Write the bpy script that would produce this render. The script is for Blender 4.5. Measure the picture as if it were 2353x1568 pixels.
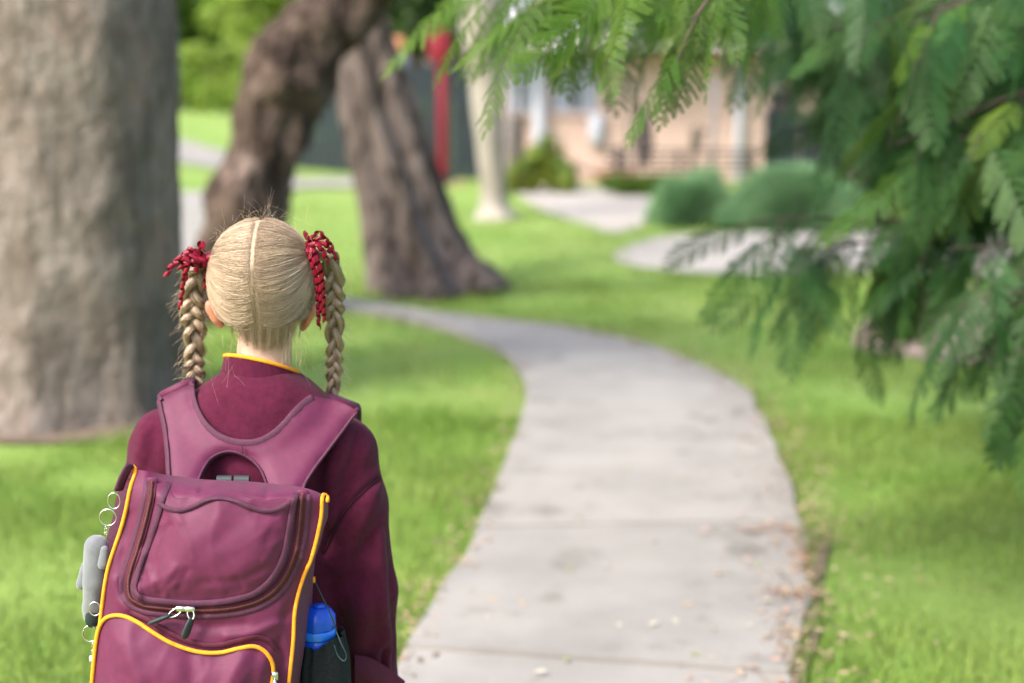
import bpy, bmesh, math, random
import numpy as np
from mathutils import Vector, Matrix, noise, geometry

random.seed(7); RNG = np.random.default_rng(7)
sc = bpy.context.scene
for o in list(bpy.data.objects):
    bpy.data.objects.remove(o)
COL = sc.collection

# ------------------------------------------------------------------ camera, sky, sun, exposure
CAMZ, PITCH, FPX, VX, VY = 1.45, math.radians(9.62), 2352 * 50 / 36, 1176.0, 784.0
cam_d = bpy.data.cameras.new('camera'); cam = bpy.data.objects.new('camera', cam_d); COL.objects.link(cam)
cam.location = (0, 0, CAMZ); cam.rotation_euler = (math.pi / 2 - PITCH, 0, 0)
cam_d.lens, cam_d.sensor_width, cam_d.clip_start, cam_d.clip_end = 50, 36, 0.05, 600
cam_d.dof.use_dof = True; cam_d.dof.focus_distance = 2.14; cam_d.dof.aperture_fstop = 1.9
sc.camera = cam
SUN = Vector((-0.58, -0.50, 0.80)).normalized()
w = bpy.data.worlds.new('World'); sc.world = w; w.use_nodes = True
nt = w.node_tree; bg = nt.nodes['Background']
sky = nt.nodes.new('ShaderNodeTexSky'); sky.sky_type = 'NISHITA'; sky.sun_disc = False
sky.sun_elevation = math.asin(SUN.z); sky.sun_rotation = math.atan2(SUN.x, SUN.y)
sky.air_density = 1.0; sky.dust_density = 5.0; sky.ozone_density = 1.0
nt.links.new(sky.outputs[0], bg.inputs[0]); bg.inputs[1].default_value = 0.15
sl = bpy.data.lights.new('sun', 'SUN'); so = bpy.data.objects.new('sun', sl); COL.objects.link(so)
sl.energy = 1.5; sl.angle = math.radians(12); sl.color = (1.0, 0.96, 0.91)
so.rotation_euler = (-SUN).to_track_quat('-Z', 'Y').to_euler(); so.location = (-6, -6, 12)
sc.view_settings.view_transform = 'Standard'; sc.view_settings.look = 'None'
sc.view_settings.exposure = 1.58; sc.view_settings.gamma = 1.0; sc.view_settings.use_curve_mapping = False

# ------------------------------------------------------------------ sight lines: photo position -> point in the place
def sstep(x, a, b):
    t = np.clip((np.asarray(x, float) - a) / (b - a), 0, 1); return t * t * (3 - 2 * t)
CP, SP = math.cos(PITCH), math.sin(PITCH)
def ray(px, py):
    cx = (np.asarray(px, float) - VX) / FPX; cy = (VY - np.asarray(py, float)) / FPX
    return np.stack([cx, CP + cy * SP, -SP + cy * CP], -1)
def at(px, py, Y):
    d = ray(px, py); s = np.asarray(Y, float) / d[..., 1]
    return d * s[..., None] + np.array([0, 0, CAMZ])
def ground_z(x, y):
    x = np.asarray(x, float); y = np.asarray(y, float)
    up = 0.045 * np.maximum(0, y - 19) * sstep(-x, 0.8, 6.5)
    return up
def gp(px, py):
    d = ray(px, py); s = np.full(d.shape[:-1], 5.0); lo = np.full(s.shape, 1.5); hi = np.full(s.shape, 90.0)
    for _ in range(50):
        s = (lo + hi) / 2; p = d * s[..., None]
        below = p[..., 2] + CAMZ < ground_z(p[..., 0], p[..., 1])
        hi = np.where(below, s, hi); lo = np.where(below, lo, s)
    p = d * s[..., None]; p[..., 2] += CAMZ
    return p

# ------------------------------------------------------------------ mesh helpers
class MB:
    def __init__(s): s.v = []; s.f = []; s.n = 0; s.a = []
    def add(s, V, F, a=None):
        V = np.asarray(V, float).reshape(-1, 3); s.v.append(V)
        F = np.asarray(F, int); s.f.append(F + s.n); s.n += len(V)
        if a is not None: s.a.append(np.broadcast_to(np.asarray(a, float), (len(V),)))
    def mesh(s, name, smooth=True):
        V = np.concatenate(s.v); me = bpy.data.meshes.new(name)
        me.vertices.add(len(V)); me.vertices.foreach_set('co', V.ravel())
        idx = np.concatenate([f.ravel() for f in s.f]); cnt = np.concatenate([np.full(len(f), f.shape[1]) for f in s.f])
        me.loops.add(len(idx)); me.loops.foreach_set('vertex_index', idx.astype(np.int32))
        me.polygons.add(len(cnt)); me.polygons.foreach_set('loop_start', np.concatenate([[0], np.cumsum(cnt)[:-1]]).astype(np.int32))
        me.polygons.foreach_set('use_smooth', np.full(len(cnt), smooth))
        if s.a:
            at_ = me.attributes.new('tint', 'FLOAT', 'POINT'); at_.data.foreach_set('value', np.concatenate(s.a).astype(np.float32))
        me.update(calc_edges=True); return me
    def build(s, name, m, parent=None, smooth=True):
        return link(name, s.mesh(name, smooth), m, parent)

def link(name, me, m, parent=None):
    o = bpy.data.objects.new(name, me); COL.objects.link(o)
    if m is not None: me.materials.append(m)
    if parent is not None: adopt(o, parent)
    return o
def world_of(o):
    M = Matrix.LocRotScale(o.location, o.rotation_euler, o.scale)
    return (world_of(o.parent) @ o.matrix_parent_inverse @ M) if o.parent else M
def adopt(o, parent):
    o.parent = parent; o.matrix_parent_inverse = world_of(parent).inverted()
def empty(name, loc):
    o = bpy.data.objects.new(name, None); COL.objects.link(o); o.location = Vector(tuple(map(float, loc))); o.empty_display_size = .1
    return o
def tag(o, label=None, cat=None, group=None, kind=None):
    if label: o['label'] = label
    if cat: o['category'] = cat
    if group: o['group'] = group
    if kind: o['kind'] = kind
    return o
def thing(name, loc, label, cat, group=None): return tag(empty(name, loc), label, cat, group)

def box(mb, c, s, R=None, bev=0.0):
    x, y, z = s[0] / 2, s[1] / 2, s[2] / 2
    if bev <= 0:
        V = np.array([[i * x, j * y, k * z] for i in (-1, 1) for j in (-1, 1) for k in (-1, 1)], float)
        F = [[0, 1, 3, 2], [4, 6, 7, 5], [0, 4, 5, 1], [2, 3, 7, 6], [0, 2, 6, 4], [1, 5, 7, 3]]
    else:
        bm = bmesh.new(); bmesh.ops.create_cube(bm, size=1)
        for v in bm.verts: v.co = (v.co.x * s[0], v.co.y * s[1], v.co.z * s[2])
        bmesh.ops.bevel(bm, geom=list(bm.edges), offset=bev, segments=1, affect='EDGES')
        bmesh.ops.triangulate(bm, faces=bm.faces[:]); bm.verts.index_update()
        V = np.array([v.co[:] for v in bm.verts]); F = [[v.index for v in f.verts] for f in bm.faces]; bm.free()
    if R is not None: V = V @ np.array(R).T
    mb.add(V + np.asarray(c, float), F)

def frames(P):
    T = np.gradient(P, axis=0); T /= np.linalg.norm(T, axis=1, keepdims=True) + 1e-9
    N = np.zeros_like(P); n = np.cross(T[0], [0.13, 0.27, 0.95]); n /= np.linalg.norm(n) + 1e-9
    for i in range(len(P)):
        n = n - T[i] * (n @ T[i]); n /= np.linalg.norm(n) + 1e-9; N[i] = n
    return T, N, np.cross(T, N)
def tube(mb, P, r, sides=8, caps=True, a=None, flat=1.0, closed=False):
    P = np.asarray(P, float); n = len(P); r = np.broadcast_to(np.asarray(r, float), (n,))
    T, N, B = frames(P); th = np.arange(sides) * 2 * np.pi / sides
    V = P[:, None] + r[:, None, None] * (np.cos(th)[None, :, None] * N[:, None] + flat * np.sin(th)[None, :, None] * B[:, None])
    mb_loft(mb, V, caps and not closed, a, closed)
def mb_loft(mb, V, caps=True, a=None, closed=False):
    n, k = V.shape[:2]; i = np.arange(n if closed else n - 1)[:, None]; j = np.arange(k)[None]
    i2 = (i + 1) % n; j2 = (j + 1) % k
    F = np.stack([i * k + j, i * k + j2, i2 * k + j2, i2 * k + j], -1).reshape(-1, 4)
    aa = None
    if a is not None: aa = np.broadcast_to(np.asarray(a, float), (n * k,)) if np.ndim(a) == 0 else np.repeat(np.asarray(a, float), k)
    base = mb.n; mb.add(V.reshape(-1, 3), F, aa)
    if caps:
        mb.f.append(np.array([list(range(k))[::-1]]) + base); mb.f.append(np.array([list(range(k))]) + base + (n - 1) * k)
def spline(P, n, closed=False):
    P = np.asarray(P, float)
    if closed: Q = np.concatenate([P[-1:], P, P[:2]])
    else: Q = np.concatenate([2 * P[:1] - P[1:2], P, 2 * P[-1:] - P[-2:-1]])
    m = len(Q) - 3; d = np.linalg.norm(Q[2:2 + m] - Q[1:1 + m], axis=1) if m else []
    cum = np.concatenate([[0], np.cumsum(d)]); s = np.linspace(0, cum[-1], n, endpoint=not closed)
    i = np.clip(np.searchsorted(cum, s, 'right') - 1, 0, m - 1); t = ((s - cum[i]) / np.maximum(d[i], 1e-9))[:, None]
    p0, p1, p2, p3 = Q[i], Q[i + 1], Q[i + 2], Q[i + 3]
    return .5 * (2 * p1 + (p2 - p0) * t + (2 * p0 - 5 * p1 + 4 * p2 - p3) * t ** 2 + (3 * p1 - p0 - 3 * p2 + p3) * t ** 3)
def seg_dist(p, poly, closed=False):
    poly = np.asarray(poly, float); A = poly if closed else poly[:-1]; B = np.roll(poly, -1, 0) if closed else poly[1:]
    best = np.full(len(p), 1e9)
    for a, b in zip(A, B):
        ab = b - a; t = np.clip(((p - a) @ ab) / (ab @ ab + 1e-12), 0, 1)
        best = np.minimum(best, np.linalg.norm(p - a - t[:, None] * ab, axis=1))
    return best
def in_poly(p, poly):
    poly = np.asarray(poly, float); x, y = p[:, 0], p[:, 1]; ins = np.zeros(len(p), bool); q = np.roll(poly, -1, 0)
    for (x1, y1), (x2, y2) in zip(poly, q):
        c = ((y1 > y) != (y2 > y)) & (x < (x2 - x1) * (y - y1) / (y2 - y1 + 1e-12) + x1); ins ^= c
    return ins
def fill2d(poly, step):
    """triangulated polygon with an inner grid: returns 2-D points, triangles, boundary index list"""
    poly = np.asarray(poly, float); lo, hi = poly.min(0), poly.max(0)
    gx, gy = np.meshgrid(np.arange(lo[0], hi[0], step), np.arange(lo[1], hi[1], step * .87))
    gx = gx + (np.arange(gx.shape[0]) % 2)[:, None] * step / 2
    g = np.stack([gx.ravel(), gy.ravel()], 1); g = g[in_poly(g, poly)]; g = g[seg_dist(g, poly, True) > step * .5]
    P = np.concatenate([poly, g]); n = len(poly)
    r = geometry.delaunay_2d_cdt([Vector(p) for p in P], [(i, (i + 1) % n) for i in range(n)], [], 1, 1e-5)
    V = np.array([v[:] for v in r[0]]); T = np.array([list(f) for f in r[2]])
    inv = {}
    for i, orig in enumerate(r[3]):
        for o_ in orig: inv[o_] = i
    return V, T, [inv[i] for i in range(n)]
def fbm(p, sc_=1.0, oct_=4):
    return noise.fractal(Vector(p) * sc_, 1.0, 2.0, oct_, noise_basis='PERLIN_ORIGINAL')
def sinnoise(P, f, seed=0, n=10):
    r = np.random.default_rng(seed); out = 0
    for i in range(n):
        k = r.normal(size=P.shape[-1]); k /= np.linalg.norm(k); out = out + np.sin(P @ (k * f * r.uniform(.6, 1.7)) + r.uniform(0, 6.28))
    return out / math.sqrt(n)

# ------------------------------------------------------------------ materials
def pm(name, c1, c2=None, scale=8, detail=6, rough=.7, bump=0, bscale=60, stretch=(1, 1, 1), spec=.3, sheen=0, transl=0,
       metal=0, attr=None, isl=0, c3=None, s3=30, m3=.5, coat=0, sss=0, contrast=(.35, .65), rnd=0, bdist=.01, fis=None):
    m = bpy.data.materials.new(name); m.use_nodes = True; t = m.node_tree; N = t.nodes; L = t.links
    b = N['Principled BSDF']; out = N['Material Output']
    b.inputs['Roughness'].default_value = rough; b.inputs['Specular IOR Level'].default_value = spec; b.inputs['Metallic'].default_value = metal
    b.inputs['Sheen Weight'].default_value = sheen; b.inputs['Coat Weight'].default_value = coat
    if sss: b.inputs['Subsurface Weight'].default_value = sss; b.inputs['Subsurface Radius'].default_value = (.012, .005, .003); b.inputs['Subsurface Scale'].default_value = 1
    tc = N.new('ShaderNodeTexCoord'); mp = N.new('ShaderNodeMapping'); mp.inputs['Scale'].default_value = stretch
    L.new(tc.outputs['Object'], mp.inputs['Vector'])
    col = None
    def ns(scale, detail=6):
        n = N.new('ShaderNodeTexNoise'); n.inputs['Scale'].default_value = scale; n.inputs['Detail'].default_value = detail
        n.inputs['Roughness'].default_value = .6; L.new(mp.outputs[0], n.inputs['Vector']); return n.outputs['Fac']
    def rampmix(fac, a, bb, lo, hi):
        r = N.new('ShaderNodeMapRange'); r.inputs[1].default_value = lo; r.inputs[2].default_value = hi; L.new(fac, r.inputs[0])
        x = N.new('ShaderNodeMix'); x.data_type = 'RGBA'; L.new(r.outputs[0], x.inputs[0])
        for sock, c in ((x.inputs[6], a), (x.inputs[7], bb)):
            if isinstance(c, tuple): sock.default_value = (*c, 1)
            else: L.new(c, sock)
        return x.outputs[2]
    if c2 is None: c2 = tuple(c * .85 for c in c1)
    if attr:
        an = N.new('ShaderNodeAttribute'); an.attribute_name = attr; col = rampmix(an.outputs['Fac'], c1, c2, 0, 1)
    else: col = rampmix(ns(scale, detail), c1, c2, *contrast)
    if c3: col = rampmix(ns(s3, 4), col, c3, m3, m3 + .12)
    if fis:
        mp2 = N.new('ShaderNodeMapping'); mp2.inputs['Scale'].default_value = (1, 1, .20); L.new(tc.outputs['Object'], mp2.inputs['Vector'])
        n2 = N.new('ShaderNodeTexNoise'); n2.inputs['Scale'].default_value = 15; n2.inputs['Detail'].default_value = 5; n2.inputs['Distortion'].default_value = .6; L.new(mp2.outputs[0], n2.inputs['Vector'])
        col = rampmix(n2.outputs['Fac'], fis, col, .36, .50)
    if isl or rnd:
        g = N.new('ShaderNodeNewGeometry'); oi = N.new('ShaderNodeObjectInfo')
        h = N.new('ShaderNodeHueSaturation'); r = N.new('ShaderNodeMapRange'); r.inputs[3].default_value = 1 - (isl or rnd); r.inputs[4].default_value = 1 + (isl or rnd)
        L.new(g.outputs['Random Per Island'] if isl else oi.outputs['Random'], r.inputs[0]); L.new(r.outputs[0], h.inputs['Value']); L.new(col, h.inputs['Color']); col = h.outputs[0]
        r2 = N.new('ShaderNodeMapRange'); r2.inputs[3].default_value = .5 - .04 * (isl or rnd); r2.inputs[4].default_value = .5 + .04 * (isl or rnd)
        mlt = N.new('ShaderNodeMath'); mlt.operation = 'FRACT'; mm = N.new('ShaderNodeMath'); mm.operation = 'MULTIPLY'; mm.inputs[1].default_value = 37.7
        L.new(g.outputs['Random Per Island'] if isl else oi.outputs['Random'], mm.inputs[0]); L.new(mm.outputs[0], mlt.inputs[0]); L.new(mlt.outputs[0], r2.inputs[0]); L.new(r2.outputs[0], h.inputs['Hue'])
    L.new(col, b.inputs['Base Color'])
    if bump:
        bn = N.new('ShaderNodeBump'); bn.inputs['Strength'].default_value = bump; bn.inputs['Distance'].default_value = bdist
        L.new(ns(bscale, 5), bn.inputs['Height']); L.new(bn.outputs[0], b.inputs['Normal'])
    if transl:
        tr = N.new('ShaderNodeBsdfTranslucent'); L.new(col, tr.inputs[0]); mx = N.new('ShaderNodeMixShader'); mx.inputs[0].default_value = transl
        L.new(b.outputs[0], mx.inputs[1]); L.new(tr.outputs[0], mx.inputs[2]); L.new(mx.outputs[0], out.inputs[0])
    return m

M = dict(
    lawn=pm('lawn', (.138, .238, .038), (.200, .28, .068), .55, 8, .9, .6, 40, c3=(.22, .24, .06), s3=2.2, m3=.60, bdist=.03),
    blade=pm('blade', (.152, .262, .042), (.245, .322, .082), .9, 3, .55, transl=.35, isl=.35, spec=.25),
    concrete=pm('concrete', (.268, .257, .238), (.214, .205, .190), 2.2, 10, .9, .5, 90, spec=.12, c3=(.165, .157, .14), s3=3.2, m3=.57, rnd=.06, contrast=(.38, .66), bdist=.004),
    soil=pm('soil', (.105, .082, .062), (.19, .145, .115), 9, 6, 1, .6, 60, spec=.1),
    gravel=pm('gravel', (.36, .335, .31), (.29, .27, .245), 14, 6, 1, .5, 90, spec=.1, c3=(.30, .25, .2), s3=3, m3=.62),
    mulch=pm('mulch', (.33, .255, .22), (.23, .17, .14), 12, 6, 1, .6, 70, spec=.1),
    litter=pm('litter', (.30, .185, .135), (.36, .285, .20), 20, 3, .8, isl=.65, transl=.15),
    barkbig=pm('pale_bark', (.215, .185, .162), (.115, .096, .080), 6.0, 10, .92, 1.0, 20, (1, 1, .60), .12, c3=(.235, .172, .143), s3=3.2, m3=.55, bdist=.05, fis=(.115, .097, .08), contrast=(.42, .60)),
    barklean=pm('brown_bark', (.120, .086, .068), (.045, .031, .025), 5.5, 9, .9, 1, 14, (1, 1, .7), .15, c3=(.20, .15, .13), s3=3.2, m3=.57, bdist=.06, fis=(.02, .014, .011), contrast=(.42, .6)),
    barkdark=pm('fluted_bark', (.16, .13, .118), (.062, .049, .042), 5, 8, .9, .9, 22, (1, 1, .18), .15, c3=(.20, .165, .155), s3=3, m3=.58, fis=(.025, .02, .016), bdist=.02),
    barkpale=pm('smooth_bark', (.33, .305, .275), (.20, .18, .15), 3, 7, .9, .4, 20, (1, 1, .4), .15),
    twig=pm('twig', (.085, .06, .05), (.055, .04, .032), 12, 5, .85, .4, 60),
    jaca=pm('feather_leaf', (.026, .090, .024), (.064, .140, .027), 3, 2, .5, transl=.38, rnd=.40, spec=.3),
    jacalit=pm('feather_leaf_lit', (.055, .135, .016), (.115, .19, .018), 3, 2, .5, transl=.45, rnd=.35, spec=.3),  # same leaf in a yellower, lighter colour: sunlight painted in
    leafmid=pm('leaf_mid', (.075, .15, .02), (.14, .23, .035), 1.1, 3, .55, transl=.45, isl=.35),
    leaflight=pm('leaf_light', (.16, .27, .03), (.24, .33, .055), 1.1, 3, .55, transl=.45, isl=.35),
    leafdark=pm('leaf_dark', (.025, .06, .016), (.05, .095, .02), 1.5, 3, .5, transl=.3, isl=.4),
    leafblue=pm('leaf_blue', (.14, .28, .125), (.20, .34, .165), 2.2, 3, .55, transl=.3, isl=.3),
    leafyel=pm('leaf_yellow', (.20, .24, .03), (.12, .20, .03), 2.2, 3, .55, transl=.4, isl=.3),
    brick=pm('pale_brick', (.64, .465, .395), (.58, .42, .35), 2, 5, .9, .3, 60, rnd=.10, spec=.1),
    bricks=pm('pale_bricks', (.64, .465, .395), (.58, .42, .35), 2, 5, .9, .3, 60, isl=.10, spec=.1),
    mortar=pm('mortar', (.52, .42, .37), (.46, .37, .32), 8, 4, 1, spec=.1),
    fascia=pm('red_fascia', (.42, .06, .035), (.36, .05, .03), 3, 3, .5),
    roofm=pm('roof_metal', (.62, .60, .58), (.56, .55, .54), 2, 3, .45, spec=.4),
    glass=pm('window_glass', (.07, .09, .11), (.10, .12, .15), 1.5, 2, .08, spec=.9),
    white=pm('white_paint', (.46, .49, .56), (.42, .45, .52), 3, 3, .55),
    blueblind=pm('blind', (.38, .42, .52), (.32, .36, .46), 3, 3, .8),
    black=pm('black_paint', (.012, .016, .018), (.02, .026, .03), 4, 3, .55),
    navy=pm('navy_panel', (.012, .020, .026), (.018, .030, .036), 3, 3, .6),
    red=pm('red_paint', (.20, .012, .024), (.17, .010, .020), 3, 3, .5),
    orange=pm('orange_paint', (.50, .22, .11), (.45, .20, .10), 3, 3, .5),
    bluepaint=pm('blue_paint', (.10, .16, .45), (.09, .14, .4), 3, 3, .5),
    wood=pm('weathered_timber', (.24, .20, .15), (.17, .14, .11), 8, 6, .9, .4, 40, (1, 1, .2)),
    sleeper=pm('sleeper', (.36, .20, .10), (.28, .15, .08), 6, 5, .9, .4, 40),
    greyfence=pm('grey_fence', (.22, .22, .24), (.17, .17, .19), 3, 4, .9),
)
# ------------------------------------------------------------------ ground
def build_ground():
    xs = np.concatenate([np.linspace(-220, -14, 30), np.linspace(-13, 14, 150), np.linspace(15, 220, 30)])
    ys = np.concatenate([np.linspace(-60, -1, 20), np.linspace(-.5, 20, 150), np.linspace(20.3, 60, 80), np.linspace(64, 380, 30)])
    X, Y = np.meshgrid(xs, ys); Z = ground_z(X, np.minimum(Y, 58)) - 0.022
    P2 = np.stack([X, Y], -1)
    Z = Z + .0030 * sinnoise(P2, 1.7, 3) * (np.abs(X) < 15)
    mb = MB(); n, k = X.shape; i = np.arange(n - 1)[:, None]; j = np.arange(k - 1)[None]
    F = np.stack([i * k + j, i * k + j + 1, (i + 1) * k + j + 1, (i + 1) * k + j], -1).reshape(-1, 4)
    mb.add(np.stack([X, Y, Z], -1), F)
    tag(mb.build('ground', M['lawn']), 'bright green lawn stretching away under the park trees', 'lawn', kind='structure')
build_ground()

# ---- footpath: concrete slabs, one by one
EL = [(620, 2150), (760, 1850), (915, 1530), (1010, 1370), (1090, 1230), (1150, 1090), (1192, 980), (1208, 900), (1180, 835), (1110, 786), (1000, 750), (900, 728), (800, 710), (700, 692), (600, 668), (520, 640), (440, 600), (405, 565)]
ER = [(1700, 2150), (1770, 1850), (1805, 1600), (1850, 1370), (1838, 1210), (1800, 1080), (1750, 965), (1700, 890), (1590, 832), (1450, 785), (1300, 753), (1150, 737), (1000, 718), (900, 703), (800, 686), (700, 668), (600, 645), (560, 600)]
pl = gp(*np.array(EL, float).T); pr = gp(*np.array(ER, float).T)
NP = 120
PL = spline(pl, 400); PR = spline(pr, 400)
def resample_pair(A, B, n):
    mid = (A + B) / 2; d = np.concatenate([[0], np.cumsum(np.linalg.norm(np.diff(mid, axis=0), axis=1))])
    s = np.linspace(0, d[-1], n); f = np.interp(s, d, np.arange(len(d)))
    g = lambda Q: np.stack([np.interp(f, np.arange(len(Q)), Q[:, c]) for c in range(3)], 1)
    return g(A), g(B), d[-1]
# pair the two edges by index of their control points so that joints run across the path
def by_ctrl(ctrl, per=24):
    out = []
    m = len(ctrl)
    tt = np.linspace(0, m - 1, (m - 1) * per + 1)
    Q = np.concatenate([2 * ctrl[:1] - ctrl[1:2], ctrl, 2 * ctrl[-1:] - ctrl[-2:-1]])
    i = np.clip(tt.astype(int), 0, m - 2); t = (tt - i)[:, None]; p0, p1, p2, p3 = Q[i], Q[i + 1], Q[i + 2], Q[i + 3]
    return .5 * (2 * p1 + (p2 - p0) * t + (2 * p0 - 5 * p1 + 4 * p2 - p3) * t ** 2 + (3 * p1 - p0 - 3 * p2 + p3) * t ** 3)
PL, PR, plen = resample_pair(by_ctrl(pl), by_ctrl(pr), 520)
PATH_POLY = np.concatenate([PL[:, :2], PR[::-1, :2]])

def slab_path(name, PL, PR, plen, length, label, ragged=0.0, seed=1):
    rg = np.random.default_rng(seed)
    root = tag(empty(name, (PL[0] + PR[0]) / 2), label, 'path', kind='structure')
    n = len(PL); ns = max(1, int(round(plen / length))); cuts = np.linspace(0, n - 1, ns + 1)
    for a in range(ns):
        gap = .0028 / plen * (n - 1)
        tt = np.linspace(cuts[a] + gap, cuts[a + 1] - gap, 8)
        g = lambda Q: np.stack([np.interp(tt, np.arange(n), Q[:, c]) for c in range(3)], 1)
        A, B = g(PL), g(PR)
        A = A + rg.normal(0, ragged * .4, (8, 1)) * (A - B) / np.linalg.norm(A - B, axis=1, keepdims=True)
        B = B - rg.normal(0, ragged, (8, 1)) * (A - B) / np.linalg.norm(A - B, axis=1, keepdims=True)
        w_ = np.linspace(0, 1, 7); G = A[:, None] * (1 - w_)[None, :, None] + B[:, None] * w_[None, :, None]
        tilt = rg.normal(0, .004, 3); G[..., 2] += .012 + tilt[0] + tilt[1] * (w_ - .5)[None] * 2 + tilt[2] * np.linspace(-1, 1, 8)[:, None]
        ring = np.concatenate([G[0, :], G[1:, -1], G[-1, -2::-1], G[-2:0:-1, 0]])
        mb = MB(); i = np.arange(7)[:, None]; j = np.arange(6)[None]
        mb.add(G, np.stack([i * 7 + j, i * 7 + j + 1, (i + 1) * 7 + j + 1, (i + 1) * 7 + j], -1).reshape(-1, 4))
        lo = ring.copy(); lo[:, 2] -= .09
        k = len(ring); q = np.arange(k); mb.add(np.concatenate([ring, lo]), np.stack([q, q + k, (q + 1) % k + k, (q + 1) % k], -1))
        o = mb.build('slab', M['concrete'], root, smooth=False)
    return root
slab_path('footpath', PL, PR, plen, 1.25, 'pale grey concrete footpath winding through the lawn', .010)

def strip(name, A, B, mat, label, cat, lift, n=60, noise_=.05, seed=2):
    A, B, L_ = resample_pair(by_ctrl(gp(*np.array(A, float).T)), by_ctrl(gp(*np.array(B, float).T)), n)
    k = 8; w_ = np.linspace(0, 1, k); G = A[:, None] * (1 - w_)[None, :, None] + B[:, None] * w_[None, :, None]
    G[..., 2] = ground_z(G[..., 0], G[..., 1]) + lift
    mb = MB(); i = np.arange(n - 1)[:, None]; j = np.arange(k - 1)[None]
    mb.add(G, np.stack([i * k + j, i * k + j + 1, (i + 1) * k + j + 1, (i + 1) * k + j], -1).reshape(-1, 4))
    tag(mb.build(name, mat), label, cat, kind='structure')
def patch_ground(name, poly, mat, label, cat, lift, kind='structure'):
    P = gp(*spline(np.array(poly, float), len(poly) * 6, True).T); V, T, _ = fill2d(P[:, :2], max(.12, np.ptp(P[:, 1]) / 40))
    z = ground_z(V[:, 0], V[:, 1]) + lift
    mb = MB(); mb.add(np.column_stack([V, z]), T); tag(mb.build(name, mat), label, cat, kind=kind); return P
G1 = patch_ground('gravel_bed', [(1180, 428), (1300, 424), (1420, 436), (1500, 446), (1512, 480), (1470, 520), (1400, 530), (1330, 508), (1240, 478)], M['gravel'], 'pale pinkish gravel bed in front of the brick building', 'gravel', -.006)
G2 = patch_ground('gravel_path', [(1405, 590), (1480, 552), (1560, 538), (1700, 534), (1900, 530), (2200, 532), (2420, 536), (2420, 700), (2250, 640), (2050, 622), (1850, 628), (1650, 628), (1500, 616)], M['gravel'], 'pale gravel area beside the blue green bushes', 'gravel', -.002)
G3 = patch_ground('bark_mulch', [(1960, 790), (2010, 700), (2100, 660), (2250, 660), (2450, 690), (2450, 820), (2250, 830), (2080, 815)], M['mulch'], 'pinkish brown mulch under the feathery tree', 'mulch', -.006)
G4 = patch_ground('bare_soil', [(1640, 880), (1700, 930), (1760, 1010), (1810, 1120), (1850, 1210), (1905, 1240), (1890, 1300), (1880, 1390), (1880, 1460), (1850, 1560), (1850, 1800), (1770, 1800), (1790, 1600), (1815, 1480), (1800, 1400), (1820, 1280), (1800, 1200), (1780, 1090), (1730, 980), (1670, 905)], M['soil'], 'narrow strip of bare soil along the path edge', 'soil', -.004)
strip('far_path', [(380, 440), (452, 440), (520, 428), (600, 420), (700, 412), (840, 408)], [(380, 600), (440, 590), (470, 540), (560, 470), (690, 432), (840, 430)], M['concrete'], 'pale far path curving behind the leaning tree', 'path', .012)
strip('side_path', [(300, 318), (400, 318), (480, 338), (560, 360), (680, 392)], [(300, 362), (400, 372), (480, 384), (560, 396), (680, 412)], M['concrete'], 'pale side path crossing the grass slope', 'path', .014)
G5 = patch_ground('dry_grass_bank', [(700, 330), (760, 338), (830, 352), (900, 372), (1000, 410), (1070, 415), (1060, 424), (960, 420), (850, 398), (760, 372), (700, 352)], pm('dry_grass', (.34, .25, .15), (.24, .24, .09), 2, 5, .9), 'dry tan grass at the foot of the dark fence', 'grass', -.006)

G6 = patch_ground('trunk_soil', [(-260, 985), (-60, 1008), (60, 1012), (180, 1009), (300, 1004), (400, 992), (455, 965), (430, 925), (340, 905), (100, 905), (-200, 930)], M['soil'], 'worn brown soil ringing the foot of the broad trunk', 'soil', -.008)
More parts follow.
